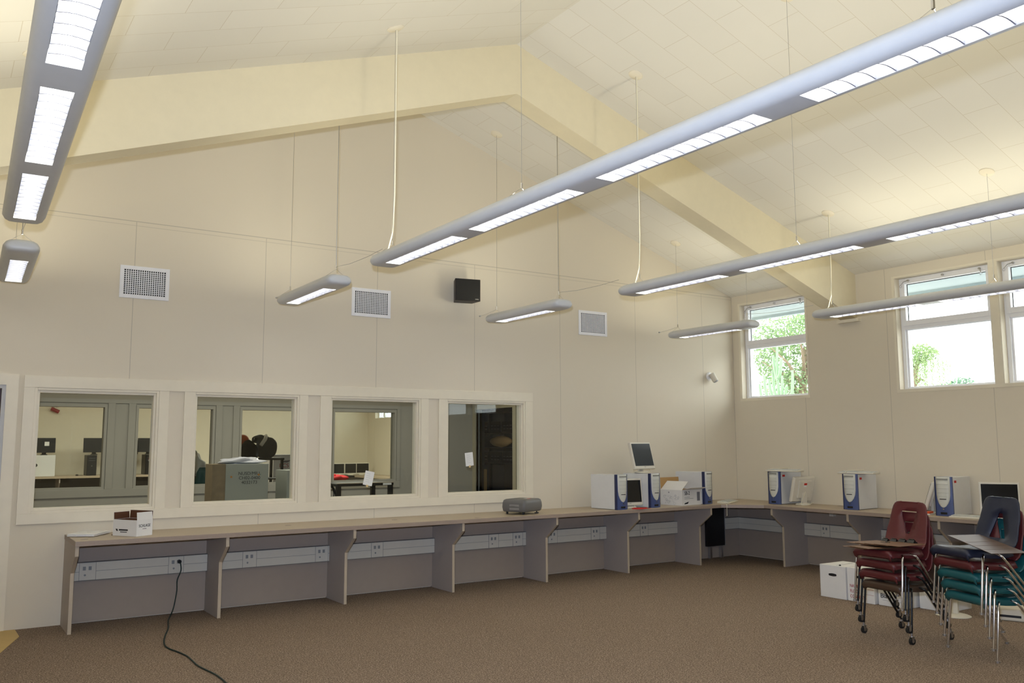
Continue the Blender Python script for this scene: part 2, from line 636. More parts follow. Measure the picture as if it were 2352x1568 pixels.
def sash_window(name, y0, y1, z0=2.155, z1=3.475, split=True):
    w = MB()

    def ring(x0, x1, a, b, c, d, t, tb=None):
        tb = tb or t
        w.box(x0, x1, a, a + t, c, d).box(x0, x1, b - t, b, c, d).box(x0, x1, a + t, b - t, c, c + tb).box(x0, x1, a + t, b - t, d - tb, d)
    ring(0.095, 0.19, y0, y1, z0, z1, 0.045, 0.02)
    if split:
        w.box(0.095, 0.19, y0 + 0.045, y1 - 0.045, 2.862, 2.935)
        ring(0.085, 0.15, y0 + 0.03, y1 - 0.03, 2.905, z1 - 0.005, 0.042, 0.062)
        ring(0.115, 0.18, y0 + 0.045, y1 - 0.045, z0 + 0.02, 2.865, 0.022, 0.012)
    o = S(name, w, white_vinyl, bevel=0.003, label='white vinyl window high in the side wall', cat='window')
    if split:
        g = MB()
        a, b, c, d = y0 + 0.072, y1 - 0.072, 2.967, z1 - 0.067
        for q in ((a, a + 0.006, c, d), (b - 0.006, b, c, d), (a, b, c, c + 0.006), (a, b, d - 0.007, d)):
            g.box(0.138, 0.144, q[0], q[1], q[2], q[3])
        g.build('gasket', seal_m, o)
        B(0.139, 0.143, a + 0.006, b - 0.006, c + 0.006, d - 0.007).build('glass_pane', glass, o)
        B(0.144, 0.148, y0 + 0.066, y1 - 0.066, z0 + 0.032, 2.853).build('glass_pane', glass, o)
        zc = z1 - 0.035
        for k, yy in ((0, y1 - 0.13), (1, (y0 + y1) / 2), (0, y0 + 0.13)):
            l = MB().cyl((0.084, yy, zc), 0.013, -0.02, 12, 0)
            if k == 0:
                s = 1 if yy > (y0 + y1) / 2 else -0.25
                l.tube([(0.066, yy, zc), (0.06, yy + 0.05 * s, zc - 0.012), (0.06, yy + 0.09 * s, zc - 0.05)], 0.006, 8)
                l.tube([(0.06, yy + 0.09 * s + 0.014 * math.cos(t * 0.7), zc - 0.06 + 0.014 * math.sin(t * 0.7)) for t in range(10)], 0.0025, 6)
            else:
                l.tube([(0.066, yy, zc), (0.048, yy - 0.02, zc - 0.004)], 0.007, 8)
            l.build('latch', steel, o, smooth=40)
    return o


for i, h in enumerate(RW[:5]):
    sash_window('window_%d' % (5 + i), h[0], h[1])
o = sash_window('window_10', 9.5, 12.1, 2.2, 3.2, False)
B(0.06, 0.15, 11.66, 11.74, 2.22, 3.18).build('mullion', white_vinyl, o)
B(0.1, 0.104, 9.545, 12.055, 2.22, 3.18).build('glass_pane', glass, o)
tr = MB()
for a, b in ((-1.295, -0.122), (-4.92, -2.522)):
    tr.box(-0.004, 0.0, a, b, 2.116, 2.152)
    tr.box(-0.004, 0.0, a, b, 3.478, 3.50)
    tr.box(-0.004, 0.0, b - 0.03, b, 2.152, 3.478)
tr.box(-0.004, 0.0, -1.295, -1.265, 2.152, 3.478).box(-0.004, 0, -3.765, -3.675, 2.152, 3.478)
S('trim_4', tr, trim_p, bevel=0.0015, label='thin casing around the high windows', cat='trim')
ev = B(0.20, 0.95, YN, 12.7, 3.435, 3.47).box(0.88, 0.95, YN, 12.7, 3.395, 3.47)
S('soffit', ev, soffit_p, label='pale roof overhang outside the high windows', cat='roof')

# rooms behind the glass
OY, LY0, LY1 = 2.80, 2.92, 12.56
W2 = [(-8.70, -7.755), (-7.375, -6.49), (-6.12, -5.15), (-4.85, -3.945)]
SZ0, SZ1 = 1.045, 1.985
S('wall_office', holes(MB(), 1, OY, LY0, XL, -2.65, 0, 3.4, [(a - 0.03, b + 0.03, SZ0 - 0.03, SZ1 + 0.03) for a, b in W2]), office_p, label='grey office wall with a second row of windows', cat='wall')
tb = MB()
tb.box(-8.80, -3.86, OY - 0.02, OY, 2.035, 2.13).box(-8.80, -3.86, OY - 0.02, OY, 0.93, 1.02)
for a, b in [(-8.80, -8.735), (-7.72, -7.64), (-7.49, -7.41), (-6.455, -6.375), (-6.235, -6.155), (-5.115, -5.035), (-4.965, -4.885), (-3.91, -3.86)]:
    tb.box(a, b, OY - 0.02, OY, 1.02, 2.035)
S('trim_5', tb, office_p, bevel=0.002, label='grey boards around the office windows', cat='trim')
for i, (a, b) in enumerate(W2):
    w = MB()
    t = 0.03
    w.box(a - t, a, OY - 0.012, LY0, SZ0 - t, SZ1 + t).box(b, b + t, OY - 0.012, LY0, SZ0 - t, SZ1 + t).box(a, b, OY - 0.012, LY0, SZ0 - t, SZ0).box(a, b, OY - 0.012, LY0, SZ1, SZ1 + t)
    o = S('window_%d' % (11 + i), w, office_p, label='fixed window between office and computer lab', cat='window')
    B(a, b, OY + 0.055, OY + 0.061, SZ0, SZ1).build('glass_pane', glass_in, o)
so = holes(MB(), 0, -2.65, -2.55, 0.12, 2.80, 0, 2.6, [(1.67, 2.68, 0, 2.05)])
S('wall_closet', so, office_p, label='grey office side wall with a closet doorway', cat='wall')
dj = MB().box(-2.668, -2.55, 2.68, 2.76, 0, 2.05).box(-2.668, -2.55, 1.59, 1.67, 0, 2.05).box(-2.668, -2.55, 1.59, 2.76, 2.05, 2.12)
dr = S('door_2', dj, M('closet_door_frame', (176, 168, 140), 0.5), label='closet doorway with its door standing ajar', cat='door')
dl = B(-0.0, 0.045, -0.86, 0, 0.005, 2.03).build('door_leaf', M('grey_door', (128, 136, 136), 0.5), dr)
dl.location = (-2.60, 2.675, 0)
dl.rotation_euler = (0, 0, math.radians(143))
B(-0.006, 0.0, -0.83, -0.79, 0.93, 1.13).build('handle_plate', dark_m, dl)
S('ceiling_office', B(XL, -1.0, 0.12, 2.80, 2.6, 2.7), M('office_ceiling', (150, 140, 116), 0.9), label='office ceiling', cat='ceiling')
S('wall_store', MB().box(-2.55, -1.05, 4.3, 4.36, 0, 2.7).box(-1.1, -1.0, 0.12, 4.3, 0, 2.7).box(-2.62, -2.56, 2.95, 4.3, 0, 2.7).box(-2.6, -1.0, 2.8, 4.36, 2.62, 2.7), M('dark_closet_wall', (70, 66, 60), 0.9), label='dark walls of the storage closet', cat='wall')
S('wall_lab', B(XL, 0, LY1, LY1 + 0.12, 0, 3.5), lab_p, label='cream end wall of the computer lab', cat='wall')
S('ceiling_lab', B(XL, 0.1, 2.80, LY1 + 0.12, 3.4, 3.5), M('lab_ceiling', (224, 216, 196), 0.9), label='computer lab ceiling', cat='ceiling')
S('ground', B(0.20, 80, -60, 80, -0.4, -0.1), grass_m, label='pale paving outside the building', cat='ground')

# ------------------------------------------------------------------ hanging light fixtures
PROF = [(-0.059, 0.0), (0.059, 0.0), (0.082, 0.002), (0.104, 0.014), (0.117, 0.036), (0.116, 0.054), (0.102, 0.077), (0.076, 0.092), (0.04, 0.097),
        (-0.04, 0.097), (-0.076, 0.092), (-0.102, 0.077), (-0.116, 0.054), (-0.117, 0.036), (-0.104, 0.014), (-0.082, 0.002)]


def fixture(label, x, y_far, y_near, slots, yaw, cables, group, zb=2.897):
    """a suspended linear fixture; local y runs along it, 0 at the far tip"""
    t = T('pendant_light', label, 'light', (x, y_far, zb), yaw, group)
    L = y_near - y_far
    sl = [(a - y_far, b - y_far) for a, b in slots]
    ys = []
    for k in range(9):
        u = k / 8
        ys.append((-0.115 * u * u, max(0.28, math.sqrt(1 - (1 - u) ** 2 * 0.96))))
    mids = sorted({v for ab in sl for v in ab}, reverse=True)
    ends = [(L - y, s) for y, s in ys][::-1]
    st = ys + [(v, 1.0) for v in mids] + ends
    mb = MB()
    n = len(PROF)
    for y, s in st:
        for (px, pz) in PROF:
            mb.v.append((px * (0.35 + 0.65 * s), y, 0.045 + (pz - 0.045) * s))
    for a in range(len(st) - 1):
        ya, yb = st[a][0], st[a + 1][0]
        opening = any(abs(ya - p) < 1e-6 and abs(yb - q) < 1e-6 for p, q in sl)
        for k in range(n):
            if k == 0 and opening:
                continue
            k2 = (k + 1) % n
            mb.f.append((a * n + k, a * n + k2, (a + 1) * n + k2, (a + 1) * n + k))
    mb.f.append(tuple(range(n)))
    mb.f.append(tuple(range((len(st) - 1) * n, len(st) * n)))
    mb.build('housing', fix_m, t, smooth=50)
    for p, q in sl:
        lv = MB()
        arc = [(-0.059, 0.0), (-0.056, 0.02), (-0.046, 0.045), (-0.028, 0.066), (0.0, 0.074), (0.028, 0.066), (0.046, 0.045), (0.056, 0.02), (0.059, 0.0)]
        lv.loft([[(ax, yy, az) for ax, az in arc] for yy in (p, q)], closed=False, caps=True)
        lb = MB()
        m = 12
        for k in range(1, m):
            yy = p + (q - p) * k / m
            i0 = len(lb.v)
            lb.prism([(-0.0575, 0.001), (-0.03, 0.006), (0.0, 0.008), (0.03, 0.006), (0.0575, 0.001), (0.0545, 0.026), (-0.0545, 0.026)], yy - 0.0026, yy + 0.0026, 1)
            if k > 1:      # thin side rails join the blades
                s = 1 if q < p else -1
                pa, pb = (i0 - 14, i0 + 7) if s > 0 else (i0 - 7, i0)
                lb.f.append((pa + 4, pa + 5, pb + 5, pb + 4))
                lb.f.append((pa + 0, pa + 6, pb + 6, pb + 0))
        lo = lv.build('reflector', refl_m, t)
        lb.build('louver_blades', blade_m, lo)
        MB().tube([(0, p - 0.01, 0.052), (0, q + 0.01, 0.052)], 0.011, 10).build('lamp_tube', tube_m, t)
        MB().quad([(-0.035, q + 0.02, 0.0974), (0.035, q + 0.02, 0.0974), (0.035, p - 0.02, 0.0974), (-0.035, p - 0.02, 0.0974)]).build('uplight_lens', up_m, t)
    for kind, yy in cables:
        ly = yy - y_far
        wx = x + math.sin(-yaw) * ly
        top = ceil_z(wx) - zb
        if kind in ('wire', 'rod', 'cord'):
            MB().tube([(0, ly, 0.17), (0, ly, top)], 0.0035 if kind == 'rod' else 0.0016, 8).build('suspension_cable', steel, t)
            br = MB().tube([(-0.095, ly, 0.08), (0, ly, 0.15), (0.095, ly, 0.08)], 0.0014, 6).cyl((0, ly, 0.145), 0.007, 0.035, 10)
            br.build('cable_bridle', chrome, t)
            s = -1 if wx > XR else 1
            cn = MB().loft([[(0.066 * c * math.cos(j * PI / 12), ly + 0.066 * c * math.sin(j * PI / 12), top + h + s * SL * 0.066 * c * math.cos(j * PI / 12)) for j in range(24)] for c, h in ((1, 0.0), (1, -0.006), (0.85, -0.014), (0.2, -0.018))])
            cn.build('ceiling_canopy', trim_p, t, smooth=40)
        if kind == 'cord':
            MB().tube([(0.012, ly, top), (0.012, ly + 0.004, 0.55), (0.0, ly + 0.006, 0.24), (-0.02, ly + 0.03, 0.13), (-0.03, ly + 0.04, 0.088)], 0.0055, 8).build('power_cord', cord_w, t)
        if kind == 'tie':
            MB().tube([(0, ly, 0.15), (-0.02, ly + 0.17, 0.12), (-0.03, ly + 0.30, 0.11)], 0.0013, 6).cyl((-0.03, ly + 0.30, 0.11), 0.008, 0.02, 10, 1).build('wall_tie', steel, t)
        if kind == 'jumper':
            MB().tube([(0, ly, 0.17), (0.0, ly - 0.3, 0.145), (0, ly - 0.65, 0.14), (0, ly - 0.93, 0.15)], 0.0018, 6).build('jumper_cable', steel, t)
    return t


SLOTS = [(-2.665, -3.685), (-3.90, -4.945), (-5.19, -6.235), (-6.47, -7.50), (-7.74, -8.76)]
SSH = [(-0.55, -1.50)]
GL, GS = 'long hanging light fixtures', 'short hanging light fixtures by the far wall'
ROWS = [(-9.066, -0.027, 'at the left edge'), (-6.615, 0.0, 'crossing the middle of the room'), (-4.12, 0.0, 'nearest the high windows but one'), (-1.335, 0.0, 'closest to the high windows')]
LL = ['long grey hanging light running toward the upper left corner of the photo', 'long grey hanging light crossing the upper right, the largest in view', 'long grey hanging light between the largest one and the window-side one', 'long grey hanging light passing in front of the high windows']
LS = ['short hanging light just below the end of the leftmost long fixture', 'short hanging light above the middle wall vent', 'short hanging light between the black wall speaker and the right wall vent', 'short hanging light overlapping the corner window']
for i, (x, yaw, _) in enumerate(ROWS):
    fixture(LL[i], x, -2.46 if i else -2.50, -8.87, SLOTS, yaw, [('cord', -2.665), ('wire', -4.42), ('wire', -7.0)], GL)
    xs = (-8.975, -6.655, -4.29, -1.53)[i]
    ss = SSH if i else [(-0.43, -1.40)]
    fixture(LS[i], xs, -0.39 if i else -0.31, -1.745, ss, yaw, [('rod' if i < 3 else 'wire', -1.64), ('wire', -0.48), ('tie', -0.48), ('jumper', -1.64)], GS, 2.875)

# ------------------------------------------------------------------ counters
D2R = math.radians
CT = T('counter', 'long speckled beige L-shaped counter along the far wall and window wall', 'counter', (-4.2, -0.35, 0))


def P(name, mb, mat, parent, **k):
    """mesh given in world coordinates, parented to a thing"""
    o = mb.build(name, mat, parent, **k)
    o.matrix_parent_inverse = Matrix.Translation(-parent.location)
    return o


P('worktop', MB().prism([(-8.44, -0.001), (-8.44, -0.70), (-1.07, -0.70), (-0.70, -1.07), (-0.70, -8.0), (-0.001, -8.0), (-0.001, -0.001)], 0.725, 0.765, 2), laminate, CT, bevel=0.002)
eb = MB()
eb.box(-8.443, -1.07, -0.7025, -0.70, 0.725, 0.763).box(-0.7025, -0.70, -8.0, -1.07, 0.725, 0.763).box(-8.4425, -8.44, -0.70, -0.003, 0.725, 0.763)
eb.quad([(-1.0715, -0.7025, 0.725), (-0.7025, -1.0715, 0.725), (-0.7025, -1.0715, 0.763), (-1.0715, -0.7025, 0.763)])
P('edge_band', eb, lam_edge, CT)
SPROF = [(-0.002, 0.0), (-0.47, 0.0), (-0.47, 0.49), (-0.675, 0.645), (-0.675, 0.7245), (-0.002, 0.7245)]
PA = [-8.425 + 1.2 * i for i in range(7)]
PB = [-1.165 - 1.09 * i for i in range(7)]
for axis, ps in ((0, PA), (1, PB)):
    for a in ps:
        sp = P('support_panel', MB().prism(SPROF, a - 0.014, a + 0.014, 0) if axis == 0 else MB().prism([(p, q) for p, q in SPROF], a - 0.014, a + 0.014, 1), panel_m, CT)
        e = MB()
        for (y0, z0), (y1, z1) in ((SPROF[1], SPROF[2]), (SPROF[2], SPROF[3]), (SPROF[3], SPROF[4])):
            n = Vector((z0 - z1, y1 - y0)).normalized() * 0.003
            if n.x > 0:
                n = -n
            e.prism([(y0, z0), (y1, z1), (y1 + n.x, z1 + n.y), (y0 + n.x, z0 + n.y)], a - 0.014, a + 0.014, axis)
        eo = e.build('edge_band', panel_e, sp)
for i in range(7):
    x0, x1 = PA[i] + 0.0145, (PA[i + 1] - 0.0145 if i < 6 else -0.03)
    if i < 6:
        P('modesty_panel', B(x0, x1, -0.03, -0.002, 0.012, 0.7245), modesty, CT)
    else:
        P('modesty_panel', MB().box(x0, x1, -0.03, -0.002, 0.0, 0.7245), modesty, CT)
for i in range(7):
    y1, y0 = (PB[i - 1] - 0.0145 if i else -0.03), PB[i] + 0.0145
    P('modesty_panel', B(-0.03, -0.002, y0, y1, 0.012, 0.7245), modesty, CT)
for x, y in ((-8.36, -0.56), (-5.44, -0.33), (-4.62, -0.62), (-6.55, -0.30), (-0.12, -1.75), (-0.14, -2.75), (-0.12, -0.12)):
    P('grommet', MB().cyl((x, y, 0.7645), 0.03, 0.002, 20), lam_edge, CT)
P('wall_bracket', B(-0.08, -0.03, -1.62, -1.56, 0.63, 0.722), raceway_m, CT, bevel=0.002)

BAY = ['first', 'second', 'third', 'fourth', 'fifth', 'sixth', 'seventh']


def raceway(label, axis, a, b, f):
    t = T('power_raceway', label, 'raceway', ((a + b) / 2, -0.031, 0.37) if axis == 0 else (-0.031, (a + b) / 2, 0.37), 0 if axis == 0 else -PI / 2, 'power raceways under the counter')
    h = (b - a) / 2
    B(-h, h, -0.055, 0.0, 0.0, 0.15).build('cover', raceway_m, t, bevel=0.003)
    sm_ = MB().box(-h, h, -0.0565, -0.055, 0.074, 0.0765).box(-h, h, -0.058, -0.0, 0.1495, 0.153).box(-h, h, -0.058, 0, -0.003, 0.0)
    for u in f:
        for e in (-0.067, 0.065):
            c = -h + 2 * h * u + e
            sm_.box(c, c + 0.0025, -0.058, -0.055, 0.0, 0.15)
    sm_.build('seam', M('raceway_seam', (120, 120, 118), 0.5) if 'raceway_seam' not in bpy.data.materials else bpy.data.materials['raceway_seam'], t)
    for u in f:
        c = -h + 2 * h * u
        p = B(c - 0.065, c + 0.065, -0.0585, -0.055, 0.006, 0.144).build('outlet_plate', raceway_m, t, bevel=0.0015)
        sg = M('socket_grey', (138, 140, 138), 0.5) if 'socket_grey' not in bpy.data.materials else bpy.data.materials['socket_grey']
        for dx in (-0.027, 0.019):
            x = c + dx
            MB().box(x - 0.012, x + 0.012, -0.0592, -0.0583, 0.086, 0.118).box(x - 0.007, x - 0.004, -0.0600, -0.0592, 0.102, 0.115).box(x + 0.004, x + 0.007, -0.0600, -0.0592, 0.102, 0.115).cyl((x, -0.0592, 0.094), 0.0035, -0.0008, 8, 1).build('socket', raceway_m if False else sg, p)
        MB().cyl((c - 0.02, -0.0583, 0.045), 0.009, -0.001, 12, 1).build('data_jack', sg, p)
    return t


for i in range(6):
    raceway('grey power raceway in the %s bay from the left, far counter%s' % (BAY[i], ', green cord plugged in' if i == 0 else ''), 0, PA[i] + 0.016, PA[i + 1] - 0.016, ((0.13, 0.76), (0.31, 0.93), (0.42,), (0.62, 0.9), (0.3, 0.85), (0.5,))[i])
raceway('short grey power raceway on the far wall beside the corner', 0, -0.34, -0.032, ())
for i in range(5):
    y1 = PB[i - 1] - 0.016 if i else -0.032
    raceway('grey power raceway in the %s bay from the corner under the window counter' % BAY[i], 1, PB[i] + 0.016, (y1 if i else -0.092), (0.75 if i == 0 else 0.3,))
t = T('leaning_panel', 'black rectangular panel with pale metal edge leaning in the dark corner bay', 'panel', (-0.53, -0.06, 0.0))
B(-0.17, 0.17, -0.02, 0.015, 0.16, 0.66).build('panel_face', black_m, t)
MB().box(0.17, 0.178, -0.024, 0.017, 0.15, 0.67).box(-0.17, 0.17, -0.024, 0.017, 0.152, 0.16).build('metal_edge', steel, t)
for fx_ in (-0.12, 0.09):
    B(fx_, fx_ + 0.03, -0.03, 0.015, 0.0, 0.152).build('foot', steel, t)

# green extension cord from the raceway over the carpet
t = T('extension_cord', 'dark green extension cord plugged into the raceway and trailing over the carpet', 'cord', (-7.5, -0.10, 0.0))
cp = [(-7.497, -0.135, 0.475), (-7.497, -0.155, 0.46), (-7.494, -0.165, 0.40), (-7.522, -0.16, 0.32), (-7.522, -0.16, 0.23), (-7.535, -0.16, 0.13), (-7.552, -0.17, 0.06), (-7.585, -0.22, 0.016), (-7.63, -0.36, 0.006), (-7.70, -0.694, 0.006), (-7.787, -0.987, 0.006), (-7.854, -1.267, 0.006), (-7.866, -1.455, 0.006), (-7.83, -1.64, 0.006), (-7.807, -1.80, 0.006), (-7.807, -1.95, 0.006), (-7.809, -2.157, 0.006), (-7.773, -2.441, 0.006), (-7.771, -2.668, 0.006), (-7.80, -3.0, 0.006), (-7.92, -3.5, 0.006)]
sm = []
for k in range(len(cp) - 1):
    p0, p1, p2, p3 = [Vector(cp[max(0, min(len(cp) - 1, k + d))]) for d in (-1, 0, 1, 2)]
    for u in range(4):
        s = u / 4
        sm.append(0.5 * ((2 * p1) + (p2 - p0) * s + (2 * p0 - 5 * p1 + 4 * p2 - p3) * s * s + (3 * p1 - p0 - 3 * p2 + p3) * s ** 3))
P('cable', MB().tube(sm, 0.0055, 8), cord_g, t, smooth=True)
P('plug', MB().cyl((-7.497, -0.0895, 0.475), 0.017, -0.03, 14, 1).cyl((-7.497, -0.1195, 0.475), 0.011, -0.02, 12, 1, 0.006), dark_m, t, smooth=40)

# ------------------------------------------------------------------ wall things
def vent(label, x0, x1, z0, z1):
    t = T('wall_vent', label, 'vent', ((x0 + x1) / 2, 0, (z0 + z1) / 2), 0, 'air vents on the far wall')
    w, h = (x1 - x0) / 2, (z1 - z0) / 2
    f = MB()
    for a in ((-w, -w + 0.035, -h, h), (w - 0.035, w, -h, h), (-w + 0.035, w - 0.035, -h, -h + 0.035), (-w + 0.035, w - 0.035, h - 0.035, h)):
        f.box(a[0], a[1], -0.012, -0.001, a[2], a[3])
    f.build('frame', white_vinyl, t, bevel=0.002)
    B(-w + 0.03, w - 0.03, -0.004, -0.0005, -h + 0.03, h - 0.03).build('backing', dark_m, t)
    g = MB()
    n = 19
    for k in range(1, n):
        x = -w + 0.035 + (2 * w - 0.07) * k / n
        g.box(x - 0.0035, x + 0.0035, -0.011, -0.006, -h + 0.033, h - 0.033)
    m = 13
    for k in range(1, m):
        z = -h + 0.035 + (2 * h - 0.07) * k / m
        g.box(-w + 0.033, w - 0.033, -0.008, -0.005, z - 0.003, z + 0.003)
    g.build('grille', white_vinyl, t)


vent('white square wall vent above the leftmost interior window', -8.103, -7.668, 2.887, 3.190)
vent('white square wall vent left of the black wall speaker', -5.817, -5.364, 2.896, 3.201)
vent('white square wall vent right of the black wall speaker', -2.770, -2.316, 2.895, 3.206)

t = T('wall_speaker', 'black wedge-shaped loudspeaker mounted high on the far wall', 'speaker', (-4.50, -0.14, 3.26), D2R(-12))
MB().prism([(-0.15, -0.10), (0.15, -0.10), (0.11, 0.08), (-0.11, 0.08)], -0.125, 0.125, 2).build('cabinet', M('black_speaker_vinyl', (34, 26, 22), 0.5), t, bevel=0.004)
B(-0.138, 0.142, -0.108, -0.1005, -0.118, 0.118).build('grille', black_m, t, bevel=0.002)
B(0.085, 0.125, -0.1095, -0.108, -0.108, -0.10).build('badge', steel, t)
MB().box(-0.03, 0.03, 0.07, 0.10, -0.04, 0.04).cyl((0, 0.10, 0), 0.02, 0.045, 12, 1).build('bracket', dark_m, t)

t = T('motion_sensor', 'small white swivel sensor on the far wall near the corner', 'sensor', (-0.485, -0.0, 2.46))
MB().cyl((0, -0.001, 0), 0.06, -0.018, 24, 1, 0.05).build('base', white_vinyl, t, smooth=40)
MB().tube([(0.0, -0.015, 0.0), (0.01, -0.05, -0.012)], 0.018, 10).tube([(-0.005, -0.05, 0.03), (0.022, -0.10, -0.075)], [0.045, 0.04], 16).build('head', beige_m, t, smooth=40)
MB().tube([(0.022, -0.10, -0.075), (0.0235, -0.103, -0.081)], [0.034, 0.03], 16).build('lens', M('grey_lens', (150, 152, 158), 0.2), t)

# ------------------------------------------------------------------ computers
def tower_mesh(label, loc, rz, sticker=0):
    """front faces local -y; origin below the middle of the front edge"""
    t = T('computer_tower', label, 'computer', loc, rz, 'white and blue computer towers')
    w, d, h = 0.092, 0.44, 0.405
    B(-w, w, 0.03, d, 0.004, h).build('case', pcw, t, bevel=0.003)
    fa = MB().prism([(-w, 0.03), (-w, 0.008), (-0.05, -0.008), (0.0, -0.012), (0.05, -0.008), (w, 0.008), (w, 0.03)], 0.0, h + 0.004, 2)
    fo = fa.build('fascia', pcb, t, bevel=0.002, smooth=30)
    MB().prism([(-w - 0.001, 0.034), (-w - 0.001, 0.006), (-w + 0.012, 0.002), (-w + 0.012, 0.034)], 0.001, h + 0.003, 2).build('side_stripe', pcdark, t)
    sh = MB()
    zs = [(h + 0.003, 0.074), (0.30, 0.073), (0.22, 0.071), (0.17, 0.064), (0.13, 0.049), (0.10, 0.028), (0.088, 0.006)]

    def yf(x):
        return -0.0125 + 0.0165 * (abs(x) / 0.074) ** 2
    rows = []
    for z, hw in zs:
        rows.append([(hw * u, yf(hw * u) - 0.004 * (1 if abs(u) < 1 else 0.4), z) for u in (-1, -0.66, -0.33, 0, 0.33, 0.66, 1)])
    sh.loft(rows[::-1], closed=False, caps=False)
    sb = sh.build('bezel', pcf, t, smooth=True, solid=0.003)
    dl = MB()
    for z, hw in ((0.33, 0.06), (0.285, 0.062), (0.24, 0.06), (0.20, 0.05)):
        dl.box(-hw, hw, yf(hw) - 0.012, yf(0) - 0.0055, z, z + 0.0015)
    dl.box(-0.06, 0.06, -0.0195, -0.016, 0.375, 0.392)
    dl.build('drive_slot', M('drive_grey', (150, 150, 142), 0.5) if 'drive_grey' not in bpy.data.materials else bpy.data.materials['drive_grey'], t)
    B(-0.034, 0.034, -0.021, -0.017, 0.172, 0.180).build('floppy_slot', dark_m, t)
    MB().cyl((0, -0.010, 0.072), 0.008, -0.008, 14, 1).build('power_button', chrome, t)
    B(-0.034, 0.034, -0.0145, -0.008, 0.018, 0.040).build('port_cover', dark_m, t, bevel=0.003)
    if sticker:
        s = sticker
        B(min(s * w, s * (w + 0.001)), max(s * w, s * (w + 0.001)), 0.06, 0.11, h - 0.06, h - 0.035).build('sticker', red_m, t)
        B(min(s * w, s * (w + 0.001)), max(s * w, s * (w + 0.001)), 0.075, 0.11, h - 0.075, h - 0.062).build('paper_label', paper, t)
    return t


CZ = 0.7655
tower_mesh('white and blue computer tower at the left end of the counter computers', (-2.66, -0.655, CZ), D2R(4))
tower_mesh('white and blue computer tower carrying the tilted white monitor', (-2.10, -0.615, CZ), D2R(6))
tower_mesh('white and blue computer tower right of the open white carton', (-1.125, -0.545, CZ), D2R(10))
tower_mesh('white and blue computer tower with a keyboard on top, beside the backwards monitor', (-0.475, -1.045, CZ), D2R(-88), 1)
tower_mesh('white and blue computer tower with a keyboard on top, standing alone', (-0.52, -2.19, CZ), D2R(-84), 1)
tower_mesh('white and blue computer tower nearest the navy chair back', (-0.50, -3.31, CZ), D2R(-84), 1)


def monitor(label, loc, rz, tilt, zc, cat='monitor', case=None, scr=None, w=0.185, h=0.152, sticker=False, cable=None, base_r=0.10):
    case = case or beige_m
    t = T('monitor', label, cat, loc, rz, None)
    base = MB().loft([[(base_r * k * math.cos(j * PI / 14), base_r * 0.85 * k * math.sin(j * PI / 14) + 0.0, z) for j in range(28)] for k, z in ((1, 0), (1, 0.006), (0.85, 0.016), (0.35, 0.022))])
    base.build('base', case, t, smooth=40)
    MB().loft([[(x, y + 0.02, z) for x, y in ((-0.04, -0.015), (0.04, -0.015), (0.04, 0.015), (-0.04, 0.015))] for z in (0.018, zc - h * 0.35)]).build('neck', case, t, bevel=0.004)
    hs = MB().loft([[(x * kx, y, z * kx) for x, z in ((-w, -h - 0.016), (w, -h - 0.016), (w, h), (-w, h))] for kx, y in ((0.985, -0.022), (1.0, -0.014), (1.0, 0.008), (0.94, 0.022))])
    ho = hs.build('housing', case, t, bevel=0.004)
    ho.location = (0, 0, zc)
    ho.rotation_euler = (-tilt, 0, 0)
    B(-w + 0.020, w - 0.020, -0.0245, -0.021, -h + 0.022, h - 0.020).build('screen', scr or screen_m, ho)
    B(-w * 0.6, w * 0.6, 0.02, 0.045, -h * 0.75, h * 0.75).build('back_cover', case, ho, bevel=0.008)
    MB().box(-0.012, 0.012, -0.0245, -0.022, -h + 0.006, -h + 0.010).build('badge', M('badge_grey', (110, 110, 110)) if 'badge_grey' not in bpy.data.materials else bpy.data.materials['badge_grey'], ho)
    if sticker:
        B(-0.02, 0.03, 0.045, 0.046, 0.055, 0.08).build('sticker', red_m, ho)
        B(-0.015, 0.03, 0.045, 0.046, 0.03, 0.05).build('paper_label', paper, ho)
    if cable:
        MB().tube(cable, 0.0035, 7).build('cable', cord_w, t, smooth=True)
    return t


def loop(pts, n=6):
    out = []
    for k in range(len(pts) - 1):
        p0, p1, p2, p3 = [Vector(pts[max(0, min(len(pts) - 1, k + d))]) for d in (-1, 0, 1, 2)]
        for u in range(n):
            s = u / n
            out.append(0.5 * ((2 * p1) + (p2 - p0) * s + (2 * p0 - 5 * p1 + 4 * p2 - p3) * s * s + (3 * p1 - p0 - 3 * p2 + p3) * s ** 3))
    out.append(Vector(pts[-1]))
    return out


GM = 'flat monitors on the counters'
monitor('white flat monitor tilted back on top of a computer tower', (-2.09, -0.36, CZ + 0.41), D2R(10), D2R(14), 0.215, scr=screen_b, w=0.20, h=0.16, cable=loop([(0.0, 0.05, 0.12), (-0.10, 0.03, 0.05), (-0.19, -0.04, 0.02), (-0.10, -0.10, 0.010), (0.05, -0.09, 0.012), (0.12, -0.02, 0.05), (0.06, 0.04, 0.10)]))['group'] = GM
monitor('white flat monitor standing between two towers with a dark screen', (-2.395, -0.46, CZ), D2R(-7), D2R(6), 0.195, cable=loop([(0.02, 0.05, 0.10), (0.06, -0.03, 0.03), (0.0, -0.11, 0.010), (-0.10, -0.12, 0.008), (-0.13, -0.04, 0.012)]))['group'] = GM
monitor('white flat monitor turned backwards with a red sticker beside a tower', (-0.24, -1.30, CZ), D2R(176), D2R(14), 0.20, sticker=True, cable=loop([(0.0, 0.05, 0.16), (0.12, 0.10, 0.06), (0.17, 0.13, 0.010), (0.10, 0.17, 0.008), (0.02, 0.17, 0.03), (-0.05, 0.12, 0.03)]))['group'] = GM
monitor('white flat monitor with a dark screen partly behind the navy chair back', (-0.30, -3.79, CZ), D2R(-58), D2R(6), 0.21)['group'] = GM
